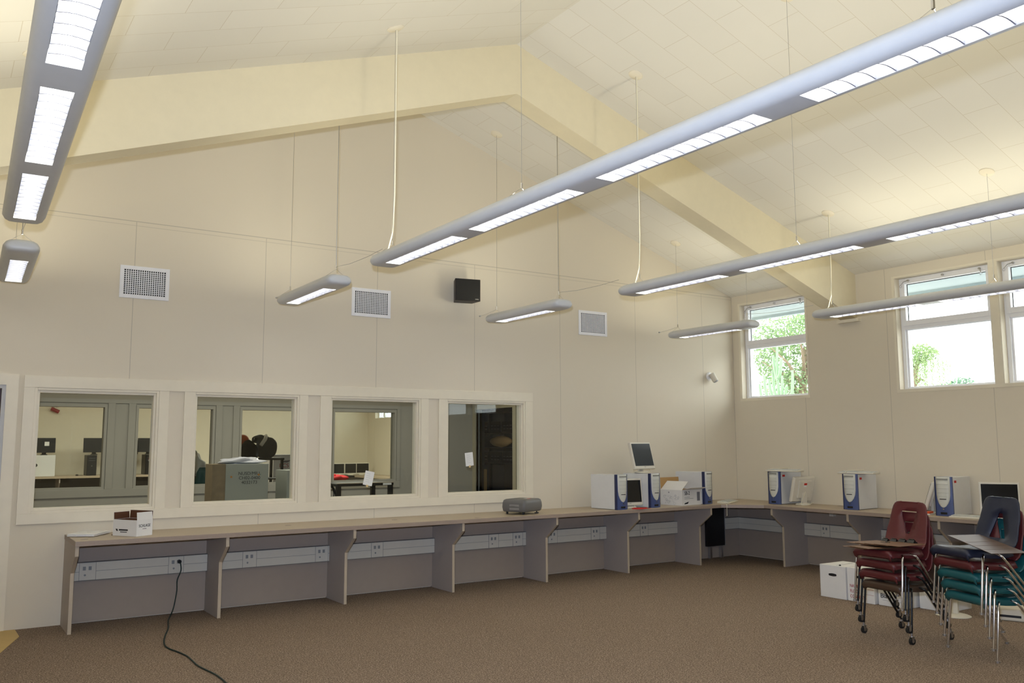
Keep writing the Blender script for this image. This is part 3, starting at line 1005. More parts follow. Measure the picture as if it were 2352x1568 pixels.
monitor('white flat monitor seen edge-on behind the tower near the navy chair', (-0.14, -2.94, CZ), D2R(-150), D2R(18), 0.19, cable=loop([(0.0, 0.05, 0.14), (0.06, 0.12, 0.03), (0.12, 0.1, 0.012), (0.16, 0.02, 0.008)]))['group'] = GM
GF = 'monitors standing on the carpet'
monitor('flat monitor with black screen on the carpet behind the maroon chairs', (-1.76, -4.08, 0.001), D2R(-80), D2R(4), 0.33, h=0.155, base_r=0.15)['group'] = GF


def keyboard(label, loc, rz, mat=None, cable=None):
    t = T('keyboard', label, 'keyboard', loc, rz, 'pale computer keyboards')
    MB().prism([(-0.08, 0.0), (0.08, 0.0), (0.08, 0.026), (0.05, 0.024), (-0.08, 0.012)], -0.225, 0.225, 0).build('case', mat or beige_m, t, bevel=0.004)
    k = MB()
    for r in range(5):
        for c in range(18):
            if r == 0 and 4 <= c <= 9:
                continue
            x, y = -0.21 + c * 0.0235, -0.062 + r * 0.0225
            z = 0.013 + 0.0095 * (r / 4)
            k.box(x, x + 0.019, y, y + 0.018, z, z + 0.009)
    k.box(-0.115, 0.02, -0.062, -0.044, 0.013, 0.022)
    k.build('keys', pcf, t)
    if cable:
        MB().tube(cable, 0.003, 7).build('cable', cord_w, t, smooth=True)


keyboard('pale keyboard lying across the tower beside the backwards monitor', (-0.40, -1.16, CZ + 0.411), D2R(-78), cable=loop([(0.02, 0.08, 0.02), (0.0, 0.10, 0.045), (-0.08, 0.03, 0.04), (-0.14, -0.04, 0.035), (-0.19, -0.08, 0.01)]))
keyboard('pale keyboard lying across the tower that stands alone', (-0.40, -2.23, CZ + 0.411), D2R(-84), cable=loop([(0.02, 0.08, 0.02), (0.03, 0.06, 0.045), (-0.04, 0.0, 0.04), (-0.10, -0.06, 0.035), (-0.12, -0.09, 0.005)]))
keyboard('cream keyboard on the counter corner with its cord hanging over the edge', (-0.70, -0.47, CZ), D2R(28), cord_w, loop([(-0.22, 0.0, 0.02), (-0.28, 0.05, 0.015), (-0.36, 0.0, 0.008), (-0.405, -0.083, 0.006), (-0.430, -0.101, -0.008), (-0.432, -0.102, -0.05), (-0.432, -0.102, -0.10), (-0.428, -0.10, -0.14)]))
keyboard('pale keyboard on the counter beside the tower near the navy chair', (-0.53, -3.645, CZ), D2R(-86))


# ------------------------------------------------------------------ cartons and papers
def carton(name, label, cat, loc, rz, w, d, h, outer, inner, flaps, group=None, th=0.004):
    """open carton, corner at the origin; flaps = (front, back, left, right): (angle, length)"""
    t = T(name, label, cat, loc, rz, group)
    b = MB().box(0, w, 0, th, 0, h).box(0, w, d - th, d, 0, h).box(0, th, th, d - th, 0, h).box(w - th, w, th, d - th, 0, h).box(th, w - th, th, d - th, 0, th)
    b.build('body', outer, t)
    li = MB().box(th, w - th, th, th + 0.001, th, h - 0.001).box(th, w - th, d - th - 0.001, d - th, th, h - 0.001).box(th, th + 0.001, th, d - th, th, h - 0.001).box(w - th - 0.001, w - th, th, d - th, th, h - 0.001)
    li.build('lining', inner, t)
    for k, fl in enumerate(flaps):
        if not fl:
            continue
        ang, ln = fl
        f = MB().box((0 if k < 2 else -d / 2) + 0.004, (w if k < 2 else d / 2) - 0.004, 0, ln, 0.0, 0.0025) if k < 2 else MB().box(-d / 2 + 0.004, d / 2 - 0.004, 0, ln, 0.0, 0.0025)
        fo = f.build('flap', outer, t)
        g = (MB().box(0.005, w - 0.005, 0.001, ln - 0.001, 0.0025, 0.0031) if k < 2 else MB().box(-d / 2 + 0.005, d / 2 - 0.005, 0.001, ln - 0.001, 0.0025, 0.0031))
        # inner face of the flap; ang is measured from standing upright, positive outwards
        go = g.build('inner_face', inner, fo)
        tilt = D2R(90 - ang)
        if k == 0:
            fo.matrix_local = Matrix.Translation((w, 0, h)) @ Matrix.Rotation(PI, 4, 'Z') @ Matrix.Rotation(tilt, 4, 'X') @ Matrix.Identity(4)
        elif k == 1:
            fo.matrix_local = Matrix.Translation((0, d, h)) @ Matrix.Rotation(tilt, 4, 'X')
        elif k == 2:
            fo.matrix_local = Matrix.Translation((0, d / 2, h)) @ Matrix.Rotation(PI / 2, 4, 'Z') @ Matrix.Rotation(tilt, 4, 'X')
        else:
            fo.matrix_local = Matrix.Translation((w, d / 2, h)) @ Matrix.Rotation(-PI / 2, 4, 'Z') @ Matrix.Rotation(tilt, 4, 'X')
        # local +y of the flap leads away from the box, local z is its outer side turned under
        go.scale = (1, 1, 1)
    return t


t = carton('carton', 'small open white carton with lock maker lettering on the counter left end', 'box', (-7.965, -0.575, CZ), D2R(31.7), 0.171, 0.277, 0.135, card_w, card_d, ((-5, 0.065), (4, 0.06), None, (6, 0.07)))
text(t, 'SCHLAGE', 0.034, (0.085, -0.0012, 0.085), (PI / 2, 0, 0), ink, sx=0.85)
MB().box(0.065, 0.105, -0.0012, -0.0004, 0.058, 0.0615).build('lettering_line', ink, t)
mk = MB()
mk.prism([(0.245, 0.058), (0.225, 0.058), (0.215, 0.04), (0.235, 0.04)], -0.0012, -0.0004, 0).box(-0.0012, -0.0004, 0.10, 0.205, 0.044, 0.056).box(-0.0012, -0.0004, 0.11, 0.19, 0.030, 0.036)
mk.build('printed_mark', ink, t)
B(0.02, 0.15, 0.10, 0.26, 0.01, 0.12).build('contents', card_d, t)
t = carton('carton', 'open white printed carton with a brown inner flap between two towers', 'box', (-1.63, -0.585, CZ), D2R(8), 0.385, 0.34, 0.19, card_w, card_b, ((76, 0.13), (4, 0.15), (-52, 0.17), None))
text(t, 'SB-2', 0.065, (0.10, -0.0012, 0.148), (PI / 2, 0, 0), ink, sx=0.9)
pl = MB().box(0.045, 0.155, -0.0012, -0.0004, 0.098, 0.102).box(0.045, 0.225, -0.0012, -0.0004, 0.080, 0.084).box(0.30, 0.36, -0.0012, -0.0004, 0.05, 0.16)
pl.build('printed_lines', ink_g, t)
MB().prism([(0.05, 0.03), (0.13, 0.045), (0.11, 0.02), (0.04, 0.015)], -0.0012, -0.0004, 1).build('printed_mark', ink, t)
rr = random.Random(3)
sk = MB()
for k in range(26):
    y, z = rr.uniform(0.05, 0.29), rr.uniform(0.02, 0.12)
    r = rr.uniform(0.006, 0.018)
    sk.tube([(-0.0008, y + r * math.cos(a * 0.8), z + r * math.sin(a * 0.8)) for a in range(9)], 0.0007, 4)
sk.box(-0.0012, -0.0004, 0.20, 0.215, 0.15, 0.165)
sk.build('line_drawing', ink_g, t)

t = T('folder', 'bright red folder lying at the counter edge below the small monitor', 'folder', (-2.40, -0.668, CZ), D2R(4))
MB().prism([(-0.13, 0.0), (-0.05, -0.055), (0.15, -0.03), (0.02, 0.06)], 0.0, 0.004, 2).build('cover', red_m, t)
o = MB().prism([(-0.09, 0.05), (0.03, -0.02), (0.12, 0.0), (-0.02, 0.075)], 0.004, 0.012, 2).build('loose_sheet', red_m, t)
t = T('papers', 'orange and white papers on the counter beside the last tower', 'paper', (-0.42, -3.06, CZ), D2R(15))
B(-0.09, 0.09, -0.06, 0.07, 0.0, 0.012).build('sheet', paper, t)
B(-0.08, 0.07, -0.05, 0.05, 0.012, 0.03).build('orange_pack', M('orange_card', (232, 82, 30), 0.5), t)

t = T('laptop', 'closed white laptop at the left end of the counter', 'laptop', (-8.275, -0.19, CZ), D2R(-32))
B(-0.115, 0.115, -0.16, 0.16, 0.003, 0.014).build('base', laptop_m, t, bevel=0.004)
B(-0.115, 0.115, -0.16, 0.16, 0.0145, 0.024).build('lid', laptop_m, t, bevel=0.005)
MB().cyl((0, 0, 0.0238), 0.018, 0.0006, 18).cyl((0.012, 0.018, 0.0238), 0.006, 0.0006, 10).build('emblem', M('emblem_grey', (205, 206, 208), 0.3), t)

t = T('projector', 'grey rounded projector on the far counter below the fourth window', 'projector', (-3.925, -0.43, CZ), D2R(24))
t.scale = (1.12, 1.12, 1.3)
bd = MB()
rg = []
for z, k in ((0.022, 0.90), (0.03, 0.96), (0.06, 1.0), (0.095, 0.985), (0.118, 0.93), (0.126, 0.82)):
    ring = []
    for j in range(32):
        a = 2 * PI * j / 32
        c, s = math.cos(a), math.sin(a)
        ring.append((0.175 * k * math.copysign(abs(c) ** 0.2, c), 0.14 * k * math.copysign(abs(s) ** 0.2, s), z))
    rg.append(ring)
bd.loft(rg).build('body', proj_m, t, smooth=50)
MB().box(-0.174, -0.17, -0.07, 0.04, 0.04, 0.085).build('port_panel', M('projector_ports', (140, 138, 134), 0.5), t)
MB().cyl((0.11, -0.1, 0.002), 0.022, 0.006, 16).cyl((0.11, -0.1, 0.006), 0.006, 0.03, 10).build('foot', dark_m, t)
for fx_, fy_ in ((-0.12, -0.09), (-0.12, 0.1), (0.11, 0.1)):
    MB().cyl((fx_, fy_, 0.002), 0.012, 0.03, 10).build('foot', dark_m, t)
B(0.01, 0.07, -0.05, -0.01, 0.1262, 0.1270).build('label_sticker', paper, t)
B(0.0, 0.05, -0.075, -0.052, 0.1262, 0.1270).build('red_sticker', red_m, t)
MB().cyl((0.05, 0.139, 0.075), 0.035, 0.008, 24, 1).build('lens', dark_m, t)

t = T('pencil', 'thin brown stylus on the counter by the laptop', 'pen', (-8.08, -0.30, CZ), D2R(40))
MB().tube([(-0.05, 0, 0.003), (0.05, 0, 0.003)], 0.003, 6).build('barrel', card_d, t)

# file boxes on the carpet
def filebox(label, x, y0, y1, h, d=0.38, hand=True, group='white file boxes under the window counter'):
    t = T('file_box', label, 'box', (x, (y0 + y1) / 2, 0.001), 0, group)
    w = abs(y1 - y0) / 2 - 0.003
    B(0.0, d, -w, w, 0, h - 0.004).build('body', card_w, t, bevel=0.002)
    MB().box(-0.004, d + 0.004, -w - 0.002, w + 0.002, h - 0.05, h).build('lid', card_w, t, bevel=0.002) if not hand else MB().box(0.0, d, -w, -0.004, h - 0.004, h).box(0, d, 0.004, w, h - 0.004, h).build('top_flap', card_w, t)
    return t


def handhole(t, h, dark=True):
    pts = []
    for j in range(20):
        a = 2 * PI * j / 20
        c, s = math.cos(a), math.sin(a)
        pts.append((math.copysign(min(abs(c) * 0.055, 0.045), c) if abs(c) > 0.4 else c * 0.045, h + 0.014 * s))
    MB().prism(pts, -0.0015, 0.001, 0).build('hand_hole', dark_m if dark else ink_g, t)


t = filebox('plain white file box with an oval hand hole at the left end', -1.86, -3.06, -2.755, 0.315)
handhole(t, 0.225)
MB().box(0.04, 0.30, -0.02, -0.016, 0.3145, 0.3158).tube([(0.05, -0.05, 0.3155), (0.05, -0.06, 0.3155)], 0.012, 8).build('top_slot', ink, t)
t = filebox('white file box printed in red with name, floor and contents lines', -1.85, -3.365, -3.065, 0.315)
for k, (s, z) in enumerate((('NAME', 0.145), ('FLOOR', 0.095), ('CONTENTS', 0.045))):
    text(t, s, 0.042, (-0.0015, 0.12, z), (PI / 2, 0, -PI / 2), ink_r, align='LEFT', sx=0.8)
MB().box(0.06, 0.20, -0.03, -0.026, 0.3145, 0.3158).build('top_slot', ink, t)
MB().box(-0.0012, 0.0, -0.14, -0.02, 0.13, 0.132).box(-0.0012, 0, -0.14, -0.04, 0.08, 0.082).build('printed_line', ink_r, t)
handhole(t, 0.235)
t = filebox('white box with the handwritten word Black behind the maroon chairs', -1.82, -3.68, -3.38, 0.20, hand=False)
text(t, 'Black', 0.06, (-0.0052, 0.06, 0.09), (PI / 2, 0, -PI / 2), ink, name='handwriting')
B(-0.0055, -0.004, -0.12, 0.10, 0.05, 0.052).build('printed_line', ink_g, t)
t = filebox('low white box with a small grey hand hole behind the chair legs', -1.66, -3.985, -3.70, 0.22, hand=False)
handhole(t, 0.12, False)
t = T('device', 'beige plastic desktop device on the carpet behind the teal chairs', 'device', (-1.50, -4.42, 0.001), D2R(-70))
MB().prism([(-0.10, 0.0), (0.14, 0.0), (0.14, 0.20), (-0.02, 0.20), (-0.10, 0.10)], -0.17, 0.17, 0).build('body', beige_m, t, bevel=0.01)
B(-0.12, 0.12, -0.101, -0.09, 0.03, 0.05).build('slot', dark_m, t)

# ------------------------------------------------------------------ stacking chairs
def school_chair(label, loc, rz, shell, metal, castors, hole, group):
    """moulded shell chair; faces local -y, origin on the floor below its middle"""
    t = T('stacking_chair', label, 'chair', loc, rz, group)
    # seat: grid, u across, v front to back
    seat = MB()
    prof = [(-0.168, 0.376, 0.18), (-0.180, 0.392, 0.19), (-0.187, 0.418, 0.196), (-0.178, 0.434, 0.2), (-0.152, 0.441, 0.205), (-0.10, 0.438, 0.207), (-0.03, 0.431, 0.207), (0.04, 0.427, 0.206), (0.11, 0.430, 0.205), (0.155, 0.442, 0.205)]
    nu = 12

    def row(y, z, hw, dish, roll):
        r = []
        for k in range(nu + 1):
            u = -1 + 2 * k / nu
            e = max(0, abs(u) - 0.8) / 0.2
            r.append((hw * (u if abs(u) <= 0.8 else math.copysign(0.8 + 0.17 * math.sin(e * 1.4), u)), y, z - dish * (1 - u * u) - roll * e * e))
        return r
    seat.loft([row(y, z, hw, 0.010 if i > 3 else 0.0, 0.052 if i > 2 else 0.022) for i, (y, z, hw) in enumerate(prof)], closed=False, caps=False)
    seat.build('seat', shell, t, smooth=True, solid=0.007)
    # back: rows up from the seat bend with a hole
    bk = [(0.155, 0.442, 0.207), (0.185, 0.462, 0.205), (0.205, 0.495, 0.202), (0.217, 0.54, 0.198), (0.228, 0.585, 0.193), (0.238, 0.63, 0.187), (0.247, 0.675, 0.180), (0.256, 0.72, 0.172), (0.263, 0.755, 0.163), (0.268, 0.778, 0.150), (0.270, 0.790, 0.128), (0.2705, 0.794, 0.085)]
    hl, zl, zh = hole      # half widths at the bottom and top of the opening
    back = MB()
    rows = []
    for (y, z, hw) in bk:
        q = min(1, max(0, (z - zl) / (zh - zl)))
        hh = hl[0] + (hl[1] - hl[0]) * q
        us = [-hw, -hw * 0.94, -(hw + hh) / 2, -hh, -hh * 0.33, hh * 0.33, hh, (hw + hh) / 2, hw * 0.94, hw]
        lo = 0.03 if z < 0.60 else 0.022
        r = []
        for u in us:
            e = max(0, abs(u) / hw - 0.85) / 0.15
            r.append((u, y - lo * (u / hw) ** 2 + 0.016 * e, z))
        rows.append(r)
    n = len(rows[0])
    for r in rows:
        back.v += r
    for a in range(len(rows) - 1):
        zm = (bk[a][1] + bk[a + 1][1]) / 2
        for k in range(n - 1):
            if zl < zm < zh and 3 <= k <= 5:
                continue
            back.f.append((a * n + k, a * n + k + 1, (a + 1) * n + k + 1, (a + 1) * n + k))
    back.build('backrest', shell, t, smooth=True, solid=0.007)
    g = 0.075 if castors else 0.012
    for s in (-1, 1):
        MB().tube([(s * 0.14, -0.06, 0.405), (s * 0.205, -0.082, 0.404), (s * 0.224, -0.104, 0.386), (s * 0.229, -0.112, 0.35), (s * 0.236, -0.112 - (0.35 - g) * 0.105, g)], 0.0086, 10).build('leg', metal, t, smooth=50)
        MB().tube([(s * 0.14, 0.02, 0.405), (s * 0.205, 0.03, 0.404), (s * 0.224, 0.042, 0.392), (s * 0.229, 0.066, 0.36), (s * 0.235, 0.336 - 0.75 * g, g)], 0.0086, 10).build('leg', metal, t, smooth=50)
        for yy in (-0.112 - (0.35 - g) * 0.105, 0.336 - 0.75 * g):
            if castors:
                c = MB()
                c.cyl((s * 0.236 - 0.010, yy, 0.026), 0.026, 0.020, 22, 0)
                co = c.build('castor_wheel', rubber, t, smooth=40)
                MB().cyl((s * 0.236 - 0.0125, yy, 0.027), 0.012, 0.025, 14, 0).tube([(s * 0.236, yy, 0.085), (s * 0.236, yy, 0.058)], 0.009, 10).box(s * 0.236 - 0.0135, s * 0.236 - 0.011, yy - 0.012, yy + 0.012, 0.02, 0.062).box(s * 0.236 + 0.011, s * 0.236 + 0.0135, yy - 0.012, yy + 0.012, 0.02, 0.062).box(s * 0.236 - 0.0135, s * 0.236 + 0.0135, yy - 0.016, yy + 0.016, 0.056, 0.062).build('fork', steel, co)
            else:
                MB().cyl((s * 0.2355, yy, 0.0005), 0.014, 0.014, 14).build('glide', steel, t, smooth=40)
    MB().tube([(-0.14, -0.06, 0.405), (0.14, -0.06, 0.405)], 0.010, 8).tube([(-0.14, 0.02, 0.405), (0.14, 0.02, 0.405)], 0.010, 8).build('underframe', metal, t, smooth=50)
    return t


H1 = ((0.020, 0.075), 0.555, 0.70)
H2 = ((0.075, 0.018), 0.50, 0.67)
GA, GB = 'stack of four chairs on castors', 'stack of five chairs on glides'
DZ = 0.0865
SX, SY, SR = -2.93, -4.322, D2R(-99)
fx, fy = math.sin(SR), -math.cos(SR)
stackA = [('brown plastic chair on castors, lowest of the left stack', brown_p, blk_metal, True), ('maroon plastic chair with black legs on castors, second from the bottom', maroon, blk_metal, True), ('maroon plastic chair with black legs on castors, third from the bottom', maroon, blk_metal, True), ('maroon plastic chair with chrome legs, topmost of the left stack', maroon, chrome, False)]
for i, (lb, sm_, mm, ca) in enumerate(stackA):
    school_chair(lb, (SX + fx * 0.026 * i, SY + fy * 0.026 * i, DZ * i + (0.055 if not ca else 0) * 0), SR, sm_, mm, ca, H1, GA)
TX, TY, TR = -2.895, -5.02, D2R(-111)
gx, gy = math.sin(TR), -math.cos(TR)
stackB = [('teal plastic chair with chrome legs, lowest of the right stack', teal), ('teal plastic chair with chrome legs, second from the bottom of the right stack', teal), ('teal plastic chair with chrome legs, middle of the right stack', teal), ('maroon plastic chair with chrome legs below the navy one', maroon), ('navy plastic chair with chrome legs, topmost of the right stack', navy)]
for i, (lb, sm_) in enumerate(stackB):
    c_ = school_chair(lb, (TX + gx * 0.026 * i, TY + gy * 0.026 * i, 0.083 * i), TR, sm_, chrome, False, H2 if i == 4 else H1, GB)
    c_.scale = (1.05, 1.09, 1.0)


def clipboard(label, loc, rot, mat, group, under=False):
    """hardboard with the clip at its local -y end"""
    t = T('clipboard', label, 'clipboard', loc, 0, group)
    t.rotation_euler = rot
    B(-0.115, 0.115, 0.0, 0.318, 0.0, 0.003).build('board', mat, t, bevel=0.001)
    MB().box(-0.05, 0.05, 0.004, 0.034, 0.0031, 0.0045).prism([(0.004, 0.0045), (0.034, 0.0045), (0.022, 0.026), (0.010, 0.026)], -0.03, 0.03, 0).tube([(-0.045, 0.012, 0.010), (0.045, 0.012, 0.010)], 0.005, 8).prism([(-0.012, 0.012), (0.016, 0.034), (0.020, 0.030), (-0.010, 0.009)], -0.022, 0.022, 0).build('clip', clip_metal, t)
    if under:
        t.children[1].rotation_euler = (0, PI, 0)
        t.children[1].location = (0, 0, 0.003)
    return t


top1 = 0.445 + DZ * 3
for i in range(4):
    a = SR + D2R(180 - 4 + 3 * i)
    off = -0.125 + 0.085 * i
    rx, ry = math.cos(SR), math.sin(SR)
    clipboard('brown clipboard, %s of the fan on the maroon chair seat' % ('farthest', 'second', 'third', 'nearest')[i], (SX - fx * 0.045 + rx * off, SY - fy * 0.045 + ry * off, top1 + 0.022 + 0.0052 * i), (0, 0, a), clip_b, 'clipboards on the maroon chair')
for i in range(2):
    clipboard('brown clipboard, %s the pile on the maroon chair seat' % ('lowest of', 'second lowest of')[i], (SX + fx * 0.09 + rx * (-0.03 + 0.05 * i), SY + fy * 0.09 + ry * (-0.03 + 0.05 * i), top1 + 0.005 + 0.007 * i), (0, 0, SR + D2R(176)), clip_b, 'clipboards on the maroon chair')
top2 = 0.445 + 0.083 * 4
for i in range(4):
    clipboard('dark clipboard, %s of the tilted pile on the navy chair' % ('lowest', 'second lowest', 'third', 'topmost')[i], (-2.90 - 0.064 * 1.5 * (3 - i), -4.87 - 0.077 * 1.5 * (3 - i), top2 + 0.034 + 0.009 * i), (D2R(-3), D2R(2), D2R(140)), clip_d, 'clipboards on the navy chair', True)

# ------------------------------------------------------------------ office behind the interior windows
t = T('file_cabinet', 'grey steel cabinet with handwriting and open shelf side behind the second window', 'cabinet', (-6.50, 1.50, 0.0), D2R(-4))
MB().box(-0.20, 0.27, -0.20, 0.20, 0, 1.32).build('body', grey_cab, t, bevel=0.003)
MB().box(-0.335, -0.2005, -0.19, -0.18, 0, 1.32).box(-0.345, -0.335, -0.20, 0.2, 0, 1.32).box(-0.335, -0.2005, -0.18, 0.2, 1.30, 1.32).box(-0.335, -0.2005, -0.18, 0.2, 1.0, 1.015).box(-0.335, -0.2005, -0.18, 0.2, 0.6, 0.615).build('side_shelf', M('worn_cabinet_side', (128, 112, 84), 0.6, var=0.3, scale=18), t)
for s, z in (('NUSD/MILL', 1.215), ('CH02-0400', 1.165), ('4032173', 1.115)):
    text(t, s, 0.05, (0.06, -0.2012, z), (PI / 2, 0, D2R(0)), ink, name='handwriting')
MB().cyl((-0.14, -0.2, 1.18), 0.012, -0.004, 12, 1).cyl((0.16, -0.2, 1.20), 0.012, -0.004, 12, 1).build('magnet', M('brass_magnet', (176, 120, 56), 0.4), t)
t = T('file_cabinet', 'lower grey steel cabinet at the right edge of the second window', 'cabinet', (-5.86, 1.50, 0.0))
B(-0.16, 0.16, -0.2, 0.2, 0, 1.24).build('body', grey_cab, t, bevel=0.003)
B(-0.14, 0.14, -0.203, -0.2, 0.9, 1.22).build('drawer_front', grey_cab, t, bevel=0.002)
t = T('plastic_bag', 'clear plastic bag with grey contents lying on the grey cabinet', 'bag', (-6.47, 1.5, 1.321))
MB().blob((-0.02, 0, 0.025), (0.24, 0.15, 0.045), 5, 0.22, flat=-0.024).build('bag', plastic_bag, t, smooth=True)
t = T('office_table', 'black metal table frame behind the third window', 'table', (-5.20, 1.25, 0.0))
tt = MB().box(-0.32, 0.40, -0.22, 0.34, 1.05, 1.08)
tt.build('tabletop', black_m, t, bevel=0.003)
B(-0.32, 0.40, -0.222, -0.2, 1.081, 1.088).build('edge_strip', panel_e, t)
for x, y in ((-0.29, -0.19), (0.37, -0.19), (-0.29, 0.31), (0.37, 0.31), (-0.42, -0.19)):
    B(x - 0.025, x + 0.025, y - 0.025, y + 0.025, 0, 1.05 if x > -0.4 else 1.04).build('leg', black_m, t)
B(0.26, 0.37, -0.2235, -0.2205, 1.055, 1.078).build('asset_label', paper, t)
t = T('cable_coil', 'coil of black cables hanging at the left of the third window', 'cable', (-5.64, 1.012, 0.85))
c = MB()
for k in range(9):
    r = 0.09 + 0.006 * k
    c.tube([(r * 0.75 * math.cos(a * PI / 10), -0.03 + 0.012 * (k % 5), 0.14 + (r + 0.02) * math.sin(a * PI / 10) - 0.01 * k) for a in range(21)], 0.006, 6, caps=False)
c.build('loops', black_m, t, smooth=True)


def note(label, loc, ang, w, h):
    t = T('paper_note', label, 'note', loc, 0, 'white notes taped to the interior windows')
    MB().box(-w / 2, w / 2, -0.0012, -0.0004, -h / 2, h / 2).build('sheet', paper, t)
    MB().box(-0.012, 0.012, -0.0016, -0.0003, -h / 2 - 0.018, -h / 2 + 0.006).build('tape', M('masking_tape', (222, 196, 140), 0.6) if 'masking_tape' not in bpy.data.materials else bpy.data.materials['masking_tape'], t)
    sc = MB()
    for k in range(5):
        z = h * (0.3 - 0.14 * k)
        sc.box(-w * 0.3, w * (0.1 + 0.05 * (k % 3)), -0.0015, -0.0011, z, z + 0.003)
    sc.build('faint_writing', M('pencil_grey', (198, 198, 200), 0.7) if 'pencil_grey' not in bpy.data.materials else bpy.data.materials['pencil_grey'], t)
    t.rotation_euler = (0, D2R(ang), 0)


note('crooked white note taped low on the third interior window', (-5.563, 0.0545, 1.177), 12, 0.105, 0.15)
note('white note taped near the middle of the fourth interior window', (-4.325, 0.0545, 1.363), -6, 0.105, 0.152)

# storage closet seen through the fourth window
t = T('storage_rack', 'dark shelving rack full of black equipment in the closet', 'rack', (-1.75, 3.3, 0.0), PI / 2)
fr = MB()
for x in (-1.05, 0.85):
    for y in (-0.28, 0.28):
        fr.box(x - 0.02, x + 0.02, y - 0.02, y + 0.02, 0, 2.3)
fr.build('frame', black_m, t)
for z in (0.2, 0.75, 1.22, 1.46, 1.70, 2.05):
    B(-1.05, 0.85, -0.3, 0.3, z, z + 0.02).build('shelf', black_m, t)
for z in (1.24, 1.48, 1.72):
    for k in range(5):
        x = -1.0 + 0.36 * k
        if z == 1.48 and k in (1, 2, 3):
            continue
        e = B(x, x + 0.33, -0.27, 0.25, z, z + 0.17).build('equipment', dark_m, t, bevel=0.004)
        sl = MB()
        for u in range(3):
            sl.box(x + 0.04 + 0.09 * u, x + 0.10 + 0.09 * u, 0.25, 0.252, z + 0.05, z + 0.054).box(x + 0.04 + 0.09 * u, x + 0.10 + 0.09 * u, 0.25, 0.252, z + 0.10, z + 0.104)
        sl.build('slot_row', steel, e)
t = T('carton', 'tall brown cardboard box in the dark closet', 'box', (-2.22, 3.28, 0.0), 0)
B(-0.12, 0.12, -0.02, 0.52, 0.0, 1.14).build('body', card_b, t, bevel=0.004)
t = T('wrapped_bundle', 'brown wrapped bundle on the closet shelf', 'bundle', (-1.94, 3.0, 1.485))
MB().blob((0, 0.1, 0.09), (0.08, 0.30, 0.085), 3, 0.05).build('wrap', card_b, t, smooth=True)

# ------------------------------------------------------------------ computer lab beyond the office
LZ = 0.90
t = T('lab_counter', 'pale lab counter along the far wall behind the first windows', 'counter', (-4.5, 12.1, 0))
P('worktop', B(-9.9, -3.6, 11.83, 12.55, LZ - 0.045, LZ), laminate, t)
P('modesty_panel', B(-9.9, -3.6, 12.5, 12.55, 0, LZ - 0.045), M('dark_panel', (66, 62, 58), 0.7), t)
for k in range(6):
    P('support_panel', MB().prism([(12.5, 0), (12.03, 0), (12.03, 0.6), (11.86, 0.76), (11.86, LZ - 0.046), (12.5, LZ - 0.046)], -9.6 + 1.2 * k - 0.012, -9.6 + 1.2 * k + 0.012, 0), panel_m, t)
t = T('lab_counter', 'lab counter along the window wall behind the third window', 'counter', (-0.4, 9.8, 0))
P('worktop', B(-0.75, -0.01, 6.0, 12.55, 0.74, 0.78), laminate, t)
P('modesty_panel', B(-0.06, -0.01, 6.0, 12.55, 0, 0.74), bpy.data.materials['dark_panel'], t)


def lab_tower(label, loc, case, rz=0.0, sticker=False):
    t = T('computer_tower', label, 'computer', loc, rz, 'towers in the lab beyond the office')
    B(-0.095, 0.095, 0.0, 0.42, 0.002, 0.43).build('case', case, t, bevel=0.004)
    MB().box(-0.09, 0.09, -0.012, 0.0, 0.004, 0.428).build('front_panel', case, t, bevel=0.006)
    MB().box(-0.06, 0.06, -0.014, -0.012, 0.36, 0.364).box(-0.06, 0.06, -0.014, -0.012, 0.31, 0.314).build('drive_slot', steel, t)
    MB().cyl((0, -0.012, 0.2), 0.012, -0.003, 12, 1).build('power_button', chrome, t)
    if sticker:
        B(-0.03, 0.04, -0.0135, -0.012, 0.33, 0.35).build('sticker', red_m, t)
        B(-0.03, 0.04, -0.0135, -0.012, 0.29, 0.325).build('paper_label', paper, t)
    return t


t = T('computer_tower', 'white computer box turned sideways under a black monitor', 'computer', (-7.52, 11.95, LZ + 0.001), 0, 'towers in the lab beyond the office')
B(-0.25, 0.23, 0, 0.20, 0, 0.435).build('case', pcw, t, bevel=0.004)
MB().cyl((-0.13, 0, 0.23), 0.035, -0.002, 18, 1).build('fan_grille', dark_m, t)
lab_tower('black computer tower in the lab seen at the right of the first window opening', (-6.60, 11.92, LZ + 0.001), dark_m)
lab_tower('black computer tower with a red sticker in the lab', (-5.44, 11.92, LZ + 0.001), black_m, 0, True)
GLM = 'black monitors on the lab towers'
monitor('black monitor with a white square sticker on the white computer box', (-7.50, 12.05, LZ + 0.437), 0, 0.05, 0.21, case=dark_m, scr=black_m, w=0.205, h=0.145, base_r=0.07)['group'] = GLM
B(0.0, 0.085, -0.0262, -0.025, -0.02, 0.065).build('sticker', paper, [c for c in bpy.data.objects if c.name.startswith('housing')][-1])
monitor('black monitor on the plain black lab tower', (-6.55, 12.05, LZ + 0.437), 0, 0.05, 0.21, case=dark_m, scr=black_m, w=0.215, h=0.145, base_r=0.07)['group'] = GLM
monitor('black monitor above the red-stickered lab tower', (-5.46, 12.05, LZ + 0.437), 0, 0.05, 0.21, case=dark_m, scr=black_m, w=0.22, h=0.145, base_r=0.07)['group'] = GLM
monitor('black monitor partly hidden at the left of the red-stickered tower', (-5.85, 12.15, LZ + 0.001), D2R(12), 0.05, 0.60, case=dark_m, scr=black_m, w=0.2, h=0.145, base_r=0.1)['group'] = GLM
t = T('mouse', 'small dark mouse with cord beside the plain black lab tower', 'mouse', (-6.87, 11.95, LZ + 0.001))
MB().blob((0, 0, 0.012), (0.03, 0.05, 0.018), 1, 0.02, flat=-0.012).build('shell', dark_m, t, smooth=True)
